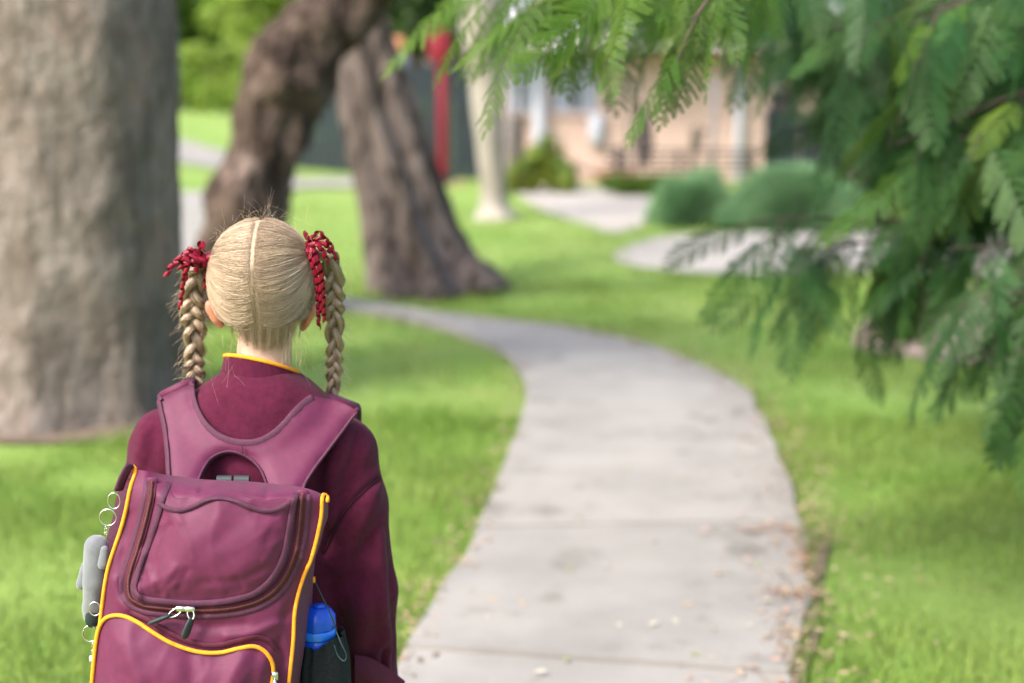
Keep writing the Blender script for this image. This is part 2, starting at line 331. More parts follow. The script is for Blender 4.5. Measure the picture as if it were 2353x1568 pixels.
# ---- grass blades
def grass():
    def blades(n, ymin, ymax, hmin, hmax, wd, seed, pw=1.0):
        r = np.random.default_rng(seed)
        y = ymin + (ymax - ymin) * r.random(n) ** pw; x = (r.random(n) * 2 - 1) * (y * .40 + .15)
        p = np.stack([x, y], 1)
        ok = ~in_poly(p, PATH_POLY)
        for g, q in ((G1, .94), (G2, .94), (G3, .9), (G4, .45), (G6, .55)): ok &= ~(in_poly(p, g[:, :2]) & (r.random(n) < q * np.clip(seg_dist(p, g[::3, :2], True) / .16 + .25 * sinnoise(p, 6, 2), .1, 1)))
        for cx_, cy_, rr in ((-2.12, 6.75, .66),): ok &= np.hypot(x - cx_, y - cy_) > rr
        ok &= r.random(n) < .82 + .28 * sinnoise(p, 3.2, 11)
        ok |= (~in_poly(p, PATH_POLY)) & (np.minimum(seg_dist(p, PL[::8, :2]), seg_dist(p, PR[::8, :2])) < .05 + .03 * sinnoise(p, 7, 9)) & (y < 9)
        x, y = x[ok], y[ok]; n = len(x); z = ground_z(x, y) - .024
        tuft = .75 + .35 * sinnoise(np.stack([x, y], 1), 5.0, 5)
        h = r.uniform(hmin, hmax, n) * tuft; a = r.uniform(0, 6.28, n); b = r.uniform(0, 6.28, n); ln = h * r.uniform(.15, .8, n)
        ca, sa = np.cos(a), np.sin(a); W = wd * r.uniform(.6, 1.3, n)
        base = np.stack([x, y, z], 1); side = np.stack([ca, sa, 0 * a], 1) * W[:, None]; lean = np.stack([np.cos(b) * ln, np.sin(b) * ln, 0 * a], 1)
        up = np.array([0, 0, 1.])
        V = np.stack([base - side, base + side, base + lean * .35 + up * (h * .6)[:, None] + side * .7, base + lean * .35 + up * (h * .6)[:, None] - side * .7, base + lean + up * h[:, None]], 1)
        i = np.arange(n)[:, None] * 5
        return V.reshape(-1, 3), i + np.array([[0, 1, 2, 3]]), i + np.array([[3, 2, 4]])
    mb = MB()
    for a in ((95000, 2.6, 6.5, .03, .075, .0022, 1), (60000, 5, 12, .03, .08, .0035, 2), (26000, 10, 20, .04, .09, .006, 3)):
        V, Q, T = blades(*a); mb.add(V, Q); mb.f.append(T + mb.n - len(V))
    tag(mb.build('grass', M['blade'], smooth=False), 'short bright green grass blades of the lawn', 'grass', kind='stuff')
grass()

# ---- leaf litter: scattered along the edges (uncountable) and single leaves on the slabs
def leaf_quad(r, c, s):
    a = r.uniform(0, 6.28); ca, sa = math.cos(a), math.sin(a)
    pts = np.array([[-1, 0, 0], [-.3, .42, .1], [.5, .34, .14], [1, 0, .1], [.45, -.36, .12], [-.35, -.4, .08], [0, 0, 0]]) * s
    pts[:, 2] *= r.uniform(.6, 3); R = np.array([[ca, -sa, 0], [sa, ca, 0], [0, 0, 1]])
    return pts @ R.T + c, [[6, 0, 5], [6, 5, 4], [6, 4, 3], [6, 3, 2], [6, 2, 1], [6, 1, 0]]
LEAFAT = ['by the grass above the sleeve', 'top of the cream cluster', 'lowest of the cream cluster', 'nearest the child in the cream cluster', 'at the soil edge, nearest the frame bottom', 'between the cream cluster and the soil', 'beside the soil on the near slab', 'against the soil beside the dark crack', 'between the cream cluster and the child', 'alone in the middle of the near slab', 'nearer the grass than the lone cream one', 'against the soil just inside its edge', 'on the far slab by the soil edge', 'on the far slab, second from the soil', 'on the far slab beside its stain', 'on the far slab at its centre', 'on the far slab above the crack', 'by the grass, highest up the path', 'close to the sleeve of the child', 'between the cluster and the dark crack', 'on the joint at mid path', 'farthest up the middle of the path', 'lowest along the soil edge', 'at the frame bottom near the soil', 'at the frame bottom at mid path', 'at the frame bottom toward the child', 'at the very bottom beside the sleeve', 'by the grass just below the kerb turn', 'at the tip of the cream cluster', 'in the middle of the cream cluster', 'above the cream cluster toward the soil', 'beside the dark crack at the soil', 'between the two cracks by the soil', 'on the middle slab below the crack']
def litter():
    r = np.random.default_rng(5); mb = MB()
    for k in range(2400):
        i = int(r.integers(20, 330)); side = r.random() < .72; e = (PR if side else PL)[i]; o_ = (PL if side else PR)[i]
        d = (e - o_); d /= np.linalg.norm(d); c = e + d * r.normal(.02, .11 if side else .05); c[2] = (.022 if r.random() < .5 else .012)
        mb.add(*leaf_quad(r, c, r.uniform(.006, .017)))
    for cx_, cy_, sx, sy in ((1800, 1226, 52, 7), (1825, 1374, 42, 8), (1840, 1300, 16, 40), (1815, 1480, 22, 40)):
        for k in range(150):
            c = gp(cx_ + r.normal(0, sx), cy_ + r.normal(0, sy)); c[2] = .016 + r.random() * .01; mb.add(*leaf_quad(r, c, r.uniform(.004, .012)))
    tag(mb.build('leaf_litter', M['litter'], smooth=False), 'pinkish dry leaf litter along the path edges', 'leaf litter', kind='stuff')
    lm = [pm('fallen_leaf_tan', (.46, .34, .22), (.36, .24, .14), 20, 3, .8), pm('fallen_leaf_cream', (.37, .355, .30), (.33, .31, .24), 20, 3, .8), pm('fallen_leaf_pink', (.56, .32, .26), (.5, .26, .2), 20, 3, .8), pm('fallen_leaf_green', (.22, .28, .10), (.3, .3, .1), 20, 3, .8)]
    names = ['tan', 'cream', 'pink', 'green']
    spots = [(1115, 1430, 1), (1550, 1440, 1), (1640, 1460, 1), (1480, 1480, 1), (1810, 1480, 2), (1720, 1450, 1), (1760, 1395, 1), (1850, 1300, 2), (1400, 1520, 2), (1390, 1310, 1), (1310, 1320, 3), (1840, 1290, 2), (1700, 1190, 2), (1570, 1110, 3), (1440, 1085, 3), (1530, 1100, 0), (1730, 1170, 1), (1200, 1400, 0), (1120, 1490, 2), (1650, 1330, 0), (1500, 1250, 0), (1330, 1200, 3), (1780, 1530, 2), (1700, 1560, 0), (1600, 1520, 3), (1300, 1530, 3), (1240, 1560, 1), (1130, 1390, 0), (1420, 1450, 1), (1500, 1450, 1), (1580, 1400, 0), (1740, 1310, 3), (1780, 1250, 0), (1620, 1230, 2)]
    for n_, (px, py, k) in enumerate(spots):
        c = gp(px, py); c[2] = .018; mb = MB(); rr = np.random.default_rng(n_ + 50); V, F = leaf_quad(rr, np.zeros(3), rr.uniform(.012, .021)); mb.add(V, F)
        o = mb.build('fallen_leaf', lm[k], smooth=False); o.location = c
        where = LEAFAT[n_]
        tag(o, f'small curled {names[k]} leaf fallen on the path {where}', 'leaf', 'fallen leaves on the footpath')
litter()

# ------------------------------------------------------------------ trees
def trunk_mesh(spine, Y, seed, ridge=0, rk=7, twist=0, amp=.06, nscale=3.0, rings=110, sides=72, buttress=0, drift=None, vstretch=.5):
    S = np.array(spine, float); S = spline(S, rings)   # columns: px, py, half width px
    Yv = np.full(rings, float(Y)) if drift is None else Y + np.linspace(0, drift, rings)
    C = at(S[:, 0], S[:, 1], Yv); R = S[:, 2] / FPX * Yv
    T = np.gradient(C, axis=0); T /= np.linalg.norm(T, axis=1, keepdims=True)
    ax = np.array([1., 0, 0]) - T * T[:, :1]; ax /= np.linalg.norm(ax, axis=1, keepdims=True); ay = np.cross(T, ax)
    th = np.arange(sides) * 2 * np.pi / sides; V = np.zeros((rings, sides, 3)); zz = np.linspace(0, 1, rings)
    off = Vector((seed * 3.7, seed * 1.3, seed * 7.1))
    for i in range(rings):
        for j in range(sides):
            d = math.cos(th[j]) * ax[i] + math.sin(th[j]) * ay[i]; p = C[i] + d * R[i]
            q = Vector((p[0], p[1], p[2] * vstretch)) + off
            n1 = noise.fractal(q * nscale, 1, 2, 4, noise_basis='PERLIN_ORIGINAL'); n2 = noise.fractal(q * nscale * 6, 1, 2, 3, noise_basis='PERLIN_ORIGINAL')
            g = 1 + amp * n1 + amp * .28 * n2
            if ridge: 
                s_ = math.sin(rk * th[j] + twist * p[2] + 1.2 * n1); g += ridge * (s_ if s_ > 0 else s_ * .8) * (1 + buttress * max(0, 1 - zz[i] * 5))
            V[i, j] = C[i] + d * R[i] * g
    mb = MB(); mb_loft(mb, V); return mb
def leaf_cloud(mb, blobs, n, s, seed, flat=.6, elong=1.8):
    r = np.random.default_rng(seed); B = np.array(blobs, float); wts = (B[:, 3] * B[:, 4] * B[:, 5]) ** .67; k = r.choice(len(B), n, p=wts / wts.sum())
    d = r.normal(size=(n, 3)); d /= np.linalg.norm(d, axis=1, keepdims=True); rad = r.random(n) ** (1 / 2.0)
    lump = 1 + .28 * sinnoise(d * 1.0 + B[k][:, :3] * .7, 4.0, seed + 1)
    c = B[k, :3] + d * B[k, 3:6] * (rad * lump)[:, None]
    nn = d * .5 + r.normal(size=(n, 3)) * .7 + np.array([0, 0, .5]); nn /= np.linalg.norm(nn, axis=1, keepdims=True)
    u = np.cross(nn, r.normal(size=(n, 3))); u /= np.linalg.norm(u, axis=1, keepdims=True); v = np.cross(nn, u)
    ss = s * r.uniform(.6, 1.3, n)[:, None]
    V = np.stack([c - u * ss * elong * .5, c + v * ss * .5 + nn * ss * .12, c + u * ss * elong * .5, c - v * ss * .5 + nn * ss * .12], 1)
    mb.add(V.reshape(-1, 3), (np.arange(n)[:, None] * 4 + np.array([[0, 1, 2, 3]])))
def limbs(mb, base, tips, r0, seed):
    r = np.random.default_rng(seed)
    for t_ in tips:
        t_ = np.array(t_, float); P = spline([base, (base * .6 + t_ * .4) + r.normal(0, .15, 3), t_], 14); tube(mb, P, np.linspace(r0, r0 * .25, 14), 8)

# the broad trunk beside the path
big = thing('broad_tree', gp(150, 960), 'broad grey barked tree trunk rising out of the lawn behind the child', 'tree')
trunk_mesh([(140, 1010, 345), (142, 960, 318), (146, 915, 290), (150, 860, 268), (158, 760, 252), (160, 600, 245), (160, 400, 240), (160, 200, 236), (158, 0, 236), (150, -400, 230), (140, -900, 215), (140, -1400, 190)], 6.75, 1, ridge=.020, rk=7, twist=.8, amp=.05, nscale=3.2, rings=170, sides=120, buttress=3.2, vstretch=.45).build('trunk', M['barkbig'], big)
mb = MB(); topb = at(140, -1300, 6.75); tips = [(-3.8, 6.6, 4.8), (-2.9, 6.0, 4.9), (-2.0, 5.5, 4.8), (-1.3, 5.2, 4.7)]
limbs(mb, topb, tips, .2, 3); mb.build('limb', M['barkbig'], big)
mb = MB(); leaf_cloud(mb, [(-3.9, 6.7, 4.7, .9, .5, .4), (-3.0, 6.0, 4.8, .9, .5, .4), (-2.1, 5.5, 4.7, .9, .5, .4), (-1.3, 5.15, 4.6, .9, .45, .4)], 9000, .13, 31)
o = mb.build('crown', M['leafmid'], big); o['kind'] = 'stuff'

lean = thing('leaning_tree', gp(545, 700), 'knobbly brown tree trunk with a bend leaning over behind the head of the child', 'tree')
trunk_mesh([(520, 760, 130), (535, 690, 110), (552, 600, 98), (566, 520, 90), (582, 440, 84), (612, 340, 78), (640, 260, 82), (660, 195, 98), (682, 140, 100), (730, 75, 88), (790, 15, 82), (850, -55, 80), (940, -150, 78), (1050, -300, 74), (1200, -520, 62)], 9.6, 2, ridge=.03, rk=5, twist=2.2, amp=.24, nscale=4.0, rings=150, sides=100, vstretch=.8, drift=.5).build('trunk', M['barklean'], lean)
mb = MB(); e = at(1200, -500, 10.1); limbs(mb, e, [(1.2, 10.5, 4.9), (-.4, 10.9, 5.3), (.3, 9.9, 5.6)], .15, 4); mb.build('limb', M['barklean'], lean)
mb = MB(); leaf_cloud(mb, [(1.3, 10.5, 5.3, 1.2, 1, .7), (-.5, 11, 5.7, 1.2, 1, .7)], 700, .12, 32); o = mb.build('crown', M['leafmid'], lean); o['kind'] = 'stuff'

dark = thing('fluted_tree', gp(970, 655), 'dark fluted tree trunk with spreading roots beyond the bend in the path', 'tree')
trunk_mesh([(992, 700, 165), (985, 668, 142), (972, 635, 122), (950, 560, 102), (930, 480, 92), (908, 400, 86), (885, 310, 82), (862, 220, 78), (848, 150, 66), (838, 90, 58), (824, 20, 54), (805, -80, 52), (780, -220, 48), (760, -420, 42)], 11.0, 3, ridge=.16, rk=8, twist=1.6, amp=.07, nscale=3, rings=130, sides=130, buttress=.45, vstretch=.3, drift=.6).build('trunk', M['barkdark'], dark)
mb = MB(); e = at(762, -400, 11.6); limbs(mb, e, [(-2.6, 11.5, 5.2), (-1.2, 12.6, 5.5), (-1.8, 12, 5.8)], .13, 5); mb.build('limb', M['barkdark'], dark)
mb = MB(); leaf_cloud(mb, [(-2.6, 11.6, 5.6, 1.1, .9, .6), (-1.1, 12.8, 6.0, 1.2, 1, .7)], 700, .12, 33); o = mb.build('crown', M['leafmid'], dark); o['kind'] = 'stuff'

pale = thing('slim_pale_tree', gp(1128, 490), 'slim pale barked tree trunk standing in front of the brick building', 'tree')
trunk_mesh([(1138, 505, 62), (1136, 480, 36), (1134, 440, 29), (1128, 350, 30), (1122, 260, 35), (1118, 180, 39), (1114, 110, 44), (1110, 20, 52), (1112, -150, 44), (1120, -350, 34)], 18.0, 4, ridge=.05, rk=4, twist=.8, amp=.05, nscale=2, rings=60, sides=40).build('trunk', M['barkpale'], pale)
mb = MB(); e = at(1119, -330, 18); limbs(mb, e, [(-1.8, 17.5, 6.2), (.8, 18.6, 6.6), (-.3, 18.4, 7)], .13, 6); mb.build('limb', M['barkpale'], pale)
mb = MB(); leaf_cloud(mb, [(-1.6, 17.8, 6.4, 1.4, 1.2, 1), (.8, 18.6, 6.8, 1.4, 1.2, 1)], 900, .14, 34); o = mb.build('crown', M['leafmid'], pale); o['kind'] = 'stuff'
# ------------------------------------------------------------------ building and fences far behind
def zat(py, Y): return float(at(1176, py, Y)[2])
def xat(px, Y): return float(at(px, 300, Y)[0])
BY = 26.0
def building():
    root = thing('brick_building', (xat(1500, BY), BY, 0), 'low pale pink brick building with a red edged roof', 'building')
    x0, x1, zt = -.15, 6.6, zat(116, BY)
    wins = [(xat(1168, BY), xat(1228, BY), zat(258, BY), zat(140, BY)), (xat(1274, BY), xat(1366, BY), zat(256, BY), zat(128, BY))]
    # masonry behind the brick faces, with window openings
    mb = MB()
    def wallrect(xa, xb, za, zb): box(mb, ((xa + xb) / 2, BY + .11, (za + zb) / 2), (xb - xa, .18, zb - za))
    xs = [x0]; cur = x0
    for (a, b, lo, hi) in wins:
        wallrect(cur, a, 0, zt); wallrect(a, b, 0, lo); wallrect(a, b, hi, zt); cur = b
    wallrect(cur, x1, 0, zt)
    box(mb, (x0 + .11, BY + 3.2, zt / 2), (.22, 6, zt)); box(mb, (x1 - .11, BY + 3.2, zt / 2), (.22, 6, zt)); box(mb, ((x0 + x1) / 2, BY + 6.3, zt / 2), (x1 - x0, .2, zt))
    wall = mb.build('wall', M['mortar'], root, smooth=False)
    # bricks
    me0 = MB(); box(me0, (0, 0, 0), (.230, .03, .076)); bm_ = me0.mesh('brick', False); bm_.materials.append(M['brick'])
    half = MB(); box(half, (0, 0, 0), (.110, .03, .076)); bh = half.mesh('brick', False); bh.materials.append(M['brick'])
    pos = []
    r = np.random.default_rng(4)
    for k in range(int(zt / .086)):
        z = .043 + .086 * k
        for i in range(int((x1 - x0) / .24)):
            x = x0 + .12 + .24 * i + (.12 if k % 2 else 0)
            if x + .11 > x1: continue
            if any(a - .12 < x < b + .12 and lo - .05 < z < hi + .05 for a, b, lo, hi in wins): continue
            pos.append((x, z))
    pos.sort(key=lambda q: abs(q[0] - xat(1500, BY)) + 1.3 * abs(q[1] - zat(260, BY)))
    for x, z in pos[:300]:
        o = bpy.data.objects.new('brick', bm_); COL.objects.link(o); o.location = (x, BY + float(r.normal(0, .002)), z); adopt(o, wall)
    mb = MB()
    for x, z in pos[300:]: box(mb, (x, BY + float(r.normal(0, .002)), z), (.23, .03, .076))
    o = mb.build('bricks', M['bricks'], wall, smooth=False); o['kind'] = 'stuff'
    for (a, b, lo, hi) in wins:
        f = MB(); t_ = .05
        for xx in np.linspace(a, b, 4): box(f, (xx, BY + .03, (lo + hi) / 2), (t_, .07, hi - lo))
        for z in (lo, hi, lo + (hi - lo) * .62): box(f, ((a + b) / 2, BY + .034, z), (b - a + t_, .06, t_))
        fo = f.build('window_frame', M['white'], root, smooth=False)
        ex = np.linspace(a, b, 4)
        for q in range(3):
            g = MB(); box(g, ((ex[q] + ex[q + 1]) / 2, BY + .05, (lo + hi) / 2), (ex[q + 1] - ex[q] - .04, .012, hi - lo - .04)); g.build('pane', M['glass'] if q % 2 else M['blueblind'], fo, smooth=False)
        s = MB(); box(s, ((a + b) / 2, BY - .03, lo - .05), (b - a + .12, .14, .06)); s.build('sill', M['brick'], fo, smooth=False)
    rf = MB(); n = 34
    for i in range(n):
        xx = x0 - .5 + (x1 - x0 + 1) * (i + .5) / n
        box(rf, (xx, BY + 2.6, zt + .55), ((x1 - x0 + 1) / n - .03, 7.0, .03), Matrix.Rotation(math.radians(9), 3, 'X'))
        box(rf, (xx + (x1 - x0 + 1) / n / 2, BY + 2.6, zt + .57), (.03, 7.0, .05), Matrix.Rotation(math.radians(9), 3, 'X'))
    roof = rf.build('roof', M['roofm'], root, smooth=False)
    fa = MB(); box(fa, ((x0 + x1) / 2, BY - .36, zt + .03), (x1 - x0 + 1, .03, .17)); fa.build('fascia', M['fascia'], roof, smooth=False)
    ev = MB(); box(ev, ((x0 + x1) / 2, BY - .18, zt - .03), (x1 - x0 + 1, .34, .02)); ev.build('eave', M['white'], roof, smooth=False)
    for px, y0, y1, wd in ((1238, 112, 345, .22), (1697, 112, 345, .13)):
        d = MB(); xx = xat(px, BY - .2); box(d, (xx, BY - .16, (zat(y0, BY) + 0) / 2), (wd, .12, zat(y0, BY)), bev=.02); d.build('downpipe', M['white'], root)
    b = MB(); box(b, (xat(1368, BY), BY - .1, (zat(330, BY) + zat(262, BY)) / 2), (.24, .14, zat(262, BY) - zat(330, BY)), bev=.02); bb = b.build('meter_box', M['white'], root)
    d = MB(); box(d, (xat(1368, BY) + .06, BY - .18, (zat(330, BY) + zat(262, BY)) / 2), (.02, .02, .08)); d.build('latch', M['greyfence'], bb)
building()

def mesh_fence():
    Y = 23.4; x0, x1 = xat(1165, Y), xat(1790, Y); zt = zat(185, Y)
    root = thing('wire_fence', ((x0 + x1) / 2, Y, 0), 'thin wire mesh fence in front of the pink brick wall', 'fence')
    mb = MB(); nv = int((x1 - x0) / .085); nh = int(zt / .10)
    for i in range(nv): box(mb, (x0 + (x1 - x0) * i / nv, Y, zt / 2), (.0035, .0035, zt))
    for k in range(nh): box(mb, ((x0 + x1) / 2, Y + .006, .06 + (zt - .06) * k / nh), (x1 - x0, .0035, .0035))
    o = mb.build('wire_mesh', M['greyfence'], root, smooth=False); o['kind'] = 'stuff'
    for px in (1170, 1440, 1640, 1785):
        p = MB(); x = xat(px, Y); tube(p, [(x, Y + .04, -.1), (x, Y + .04, zt * .5), (x, Y + .04, zt + .03)], .035, 10); box(p, (x, Y + .04, zt + .04), (.08, .08, .03)); p.build('post', M['wood'] if px == 1440 else M['greyfence'], root)
mesh_fence()
def railing():
    Y = 22.6; x0, x1 = xat(1385, Y), xat(1745, Y); root = thing('low_railing', ((x0 + x1) / 2, Y, 0), 'low dark metal railing of flat bars before the wire fence', 'railing')
    for py in (346, 360, 374, 388):
        b = MB(); box(b, ((x0 + x1) / 2, Y, zat(py, Y)), (x1 - x0, .03, .035)); b.build('rail', M['black'], root, smooth=False)
    for px in (1420, 1560, 1730):
        b = MB(); x = xat(px, Y); box(b, (x, Y + .035, .33), (.10 if px == 1420 else .05, .04, .66 + (.16 if px == 1420 else 0))); b.build('post', M['black'], root, smooth=False)
railing()
def dark_fence(name, pa, pb, ytop, ybots, Y, label, seed):
    root = thing(name, (xat((pa + pb) / 2, Y), Y, 0), label, 'fence'); n = max(3, int((xat(pb, Y) - xat(pa, Y)) / .24)); r = np.random.default_rng(seed)
    xs = np.linspace(xat(pa, Y), xat(pb, Y), n + 1); zt = zat(ytop, Y)
    me = MB(); wdt = (xs[1] - xs[0]) - .012
    box(me, (0, 0, 0), (wdt, .03, 1)); ms = me.mesh('panel', False); ms.materials.append(M['navy'])
    for i in range(n):
        x = (xs[i] + xs[i + 1]) / 2; zb = float(ground_z(x, Y)) - .05
        o = bpy.data.objects.new('panel', ms); COL.objects.link(o); o.location = (x, Y + .012 * (i % 2), (zt + zb) / 2); o.scale = (1, 1, zt - zb); adopt(o, root)
    for i in range(0, n + 1, 8):
        p = MB(); zb = float(ground_z(xs[i], Y)) - .1; box(p, (xs[i], Y - .05, (zt + zb) / 2 + .03), (.07, .06, zt - zb + .06), bev=.008); p.build('post', M['black'], root)
    for z in (zt - .15, .45 + float(ground_z(xs[n // 2], Y))):
        p = MB(); box(p, ((xs[0] + xs[-1]) / 2, Y + .045, z), (xs[-1] - xs[0], .04, .05)); p.build('rail', M['black'], root, smooth=False)
dark_fence('dark_fence', 640, 1100, 150, None, 27.0, 'tall blue black panel fence behind the fluted tree', 1)
dark_fence('dark_fence', 1760, 2620, 262, None, 20.5, 'dark navy panel fence behind the mounded blue green bushes', 2)
b = MB(); root = thing('tall_bin_screen', (xat(1797, 21.2), 21.2, 0), 'narrow black upright screen at the end of the pink wall', 'screen')
X0, X1 = xat(1765, 21.2), xat(1835, 21.2); zt = zat(206, 21.2)
for i in range(5):
    s = MB(); box(s, (X0 + (X1 - X0) * (i + .5) / 5, 21.2, zt / 2), ((X1 - X0) / 5 - .012, .035, zt)); s.build('slat', M['black'], root, smooth=False)
s = MB(); box(s, ((X0 + X1) / 2, 21.25, zt - .1), (X1 - X0, .04, .06)); box(s, ((X0 + X1) / 2, 21.25, .3), (X1 - X0, .04, .06)); s.build('frame', M['black'], root, smooth=False)

# red post with a round red sign
RY = 25.4; rx = xat(1017, RY); root = thing('red_post', (rx, RY, 0), 'tall red post with a rounded red sign in front of the dark fence', 'post')
s = MB(); z1 = zat(65, RY); z0 = float(ground_z(rx, RY)); box(s, (rx, RY, (z1 + z0) / 2), (.17, .14, z1 - z0), bev=.03); s.build('pole', M['red'], root)
s = MB(); P = np.array([(math.cos(a), math.sin(a)) for a in np.arange(0, 6.283, 6.283 / 32)]); cz = zat(105, RY)
V = np.stack([np.stack([rx - .05 + .20 * P[:, 0] * q, np.full(32, RY + dy), cz + .36 * P[:, 1] * q], 1) for q, dy in ((.9, -.17), (1, -.15), (1, -.12), (.9, -.10))]); mb_loft(s, V); s.build('sign_board', M['red'], root)
s = MB(); box(s, (rx, RY, z0 + .05), (.34, .28, .1), bev=.02); s.build('foot_plate', M['black'], root)
# small painted play panel seen above the fence
PY_ = 28.0; px_ = xat(912, PY_); root = thing('play_panel', (px_, PY_, 0), 'small orange and blue panel on a post above the dark fence', 'panel')
s = MB(); tube(s, [(px_, PY_ + .05, 0), (px_, PY_ + .05, 1), (px_, PY_ + .05, zat(85, PY_))], .04, 10); s.build('post', M['greyfence'], root)
s = MB(); box(s, (px_, PY_, zat(105, PY_)), (.30, .04, .34), bev=.015); s.build('orange_board', M['orange'], root)
s = MB(); box(s, (px_ + .05, PY_, zat(142, PY_)), (.28, .04, .26), bev=.015); s.build('blue_board', M['bluepaint'], root)
# grey timber fence on the slope, board by board
def slope_fence():
    Y = 46.0; xa, xb = xat(300, Y), xat(640, Y); root = thing('grey_paling_fence', ((xa + xb) / 2, Y, float(ground_z((xa + xb) / 2, Y))), 'weathered grey paling fence at the top of the grass slope', 'fence')
    n = 30; me = MB(); box(me, (0, 0, 0), ((xb - xa) / n - .02, .025, 1.5), bev=.006); ms = me.mesh('paling', False); ms.materials.append(M['greyfence'])
    for i in range(n):
        x = xa + (xb - xa) * (i + .5) / n; o = bpy.data.objects.new('paling', ms); COL.objects.link(o); o.location = (x, Y, float(ground_z(x, Y)) + .72); adopt(o, root)
    for z in (.3, 1.1):
        s = MB(); tube(s, [(x, Y + .05, float(ground_z(x, Y)) + z) for x in np.linspace(xa, xb, 12)], .04, 4); s.build('rail', M['greyfence'], root, smooth=False)
slope_fence()
# timber edging and small potted things
s = MB(); root = thing('timber_edging', gp(1420, 418), 'short orange brown timber edging at the foot of the railing', 'edging')
for k in range(2):
    s = MB(); c = gp(1412, 418); box(s, (c[0], c[1], .06 + .11 * k), (.75, .10, .10), bev=.012); s.build('sleeper', M['sleeper'], root)

# ------------------------------------------------------------------ plants behind
def shrub(name, blobs, n, s, mat, label, cat, seed, group=None, trunk=True, tmat='twig'):
    B = np.array(blobs, float); base = (B[0, 0], B[0, 1], float(ground_z(B[0, 0], B[0, 1])))
    root = thing(name, base, label, cat, group)
    mb = MB(); leaf_cloud(mb, blobs, n, s, seed); o = mb.build('foliage', M[mat], root); o['kind'] = 'stuff'
    mb = MB()
    limbs(mb, np.array(base) - [0, 0, .05], [b[:3] for b in B], max(.012, B[:, 5].max() * .09), seed); mb.build('stems', M[tmat], root)
    return root
def spiky(name, px, py, Y, rx, ry, rz, n, label, seed, mat='leafblue'):
    c = gp(px, py); r = np.random.default_rng(seed); root = thing(name, c, label, 'bush', 'mounded blue green bushes')
    d = r.normal(size=(n, 3)); d[:, 2] = np.abs(d[:, 2]) * 1.1 + .05; d /= np.linalg.norm(d, axis=1, keepdims=True)
    start = c + d * np.array([rx, ry, rz]) * r.uniform(.25, .8, n)[:, None]; end = c + d * np.array([rx, ry, rz]) * (r.uniform(.85, 1.05, n) + .12 * sinnoise(d, 5, seed))[:, None] + r.normal(0, .03, (n, 3))
    end[:, 2] -= .05 * r.random(n); side = np.cross(end - start, r.normal(size=(n, 3))); side /= np.linalg.norm(side, axis=1, keepdims=True); side *= r.uniform(.006, .013, n)[:, None]
    mid = (start + end) / 2 + r.normal(0, .02, (n, 3)) + np.array([0, 0, .03])
    V = np.stack([start - side, start + side, mid + side, mid - side, end], 1); i = np.arange(n)[:, None] * 5
    mb = MB(); mb.add(V.reshape(-1, 3), i + np.array([[0, 1, 2, 3]])); mb.f.append(i + np.array([[3, 2, 4]])); o = mb.build('foliage', M[mat], root, smooth=False); o['kind'] = 'stuff'
    mb = MB()
    for k in range(16):
        q = r.normal(size=3); q[2] = abs(q[2]) + .3; q /= np.linalg.norm(q); tube(mb, [c + [0, 0, -.03], c + q * np.array([rx, ry, rz]) * .35, c + q * np.array([rx, ry, rz]) * .7], [.014, .01, .006], 6)
    mb.build('stems', M['twig'], root)
spiky('mound_bush', 1590, 512, 0, .58, .6, .64, 14000, 'smaller mounded blue green bush beside the gravel bed', 41)
spiky('mound_bush', 1835, 520, 0, 1.02, .9, .70, 26000, 'wide mounded blue green bush in front of the navy fence', 42)
shrub('low_shrub', [(xat(1195, 23), 23, .22, .3, .3, .28), (xat(1245, 23), 23.1, .42, .35, .3, .40), (xat(1290, 23), 23.0, .22, .28, .3, .26)], 4200, .07, 'leafyel', 'low yellow green shrub by the white downpipe', 'shrub', 43)
shrub('low_shrub', [(xat(1480, 22), 22.2, .14, .6, .25, .16), (xat(1560, 22), 22.2, .15, .5, .25, .18)], 2600, .07, 'leafmid', 'low green plants along the foot of the dark railing', 'shrub', 44)
shrub('dry_shrub', [(xat(1478, 24.6), 24.6, .85, .16, .16, .42)], 1500, .06, 'barkdark', 'thin brown dead shrub against the pink wall', 'shrub', 45)
shrub('slim_shrub', [(xat(1600, 24.8), 24.8, .8, .12, .14, .22), (xat(1187, 24.8), 24.8, .7, .16, .15, .6)], 1700, .06, 'wood', 'thin brown stems of a climber by the window corner', 'shrub', 46)
def far_tree(px, Y, zc, rx, rz, n, s, mat, label, seed, group, blobs=7):
    x = xat(px, Y); r = np.random.default_rng(seed); gz = float(ground_z(x, Y)); root = thing('far_tree', (x, Y, gz), label, 'tree', group)
    B = [(x + r.uniform(-.6, .6) * rx, Y + r.uniform(-.5, .5) * rx, gz + zc + r.uniform(-.55, .5) * rz, rx * r.uniform(.4, .62), rx * .5, rz * r.uniform(.4, .6)) for _ in range(blobs)]
    mb = MB(); leaf_cloud(mb, B, n, s, seed); o = mb.build('crown', M[mat], root); o['kind'] = 'stuff'
    mb = MB(); tube(mb, [(x, Y, gz - .2), (x + .1, Y, gz + zc * .5), (x, Y, gz + zc)], [.2, .15, .08], 10); mb.build('trunk', M['twig'], root)
    mb = MB(); limbs(mb, np.array((x, Y, gz + zc * .45)), [b_[:3] for b_ in B[:5]], .07, seed); mb.build('limb', M['twig'], root)
BG = 'background trees beyond the slope'
far_tree(430, 52, 3.4, 1.9, 1.7, 7000, .20, 'leafmid', 'bushy mid green tree beside the broad trunk, above the slope', 51, BG)
far_tree(520, 55, 4.6, 1.3, 1.2, 4500, .20, 'leafdark', 'dark green tree behind the pale tree above the slope', 52, BG)
far_tree(620, 50, 3.2, 1.9, 1.7, 7000, .20, 'leaflight', 'pale yellow green tree beside the bend of the leaning trunk', 53, BG)
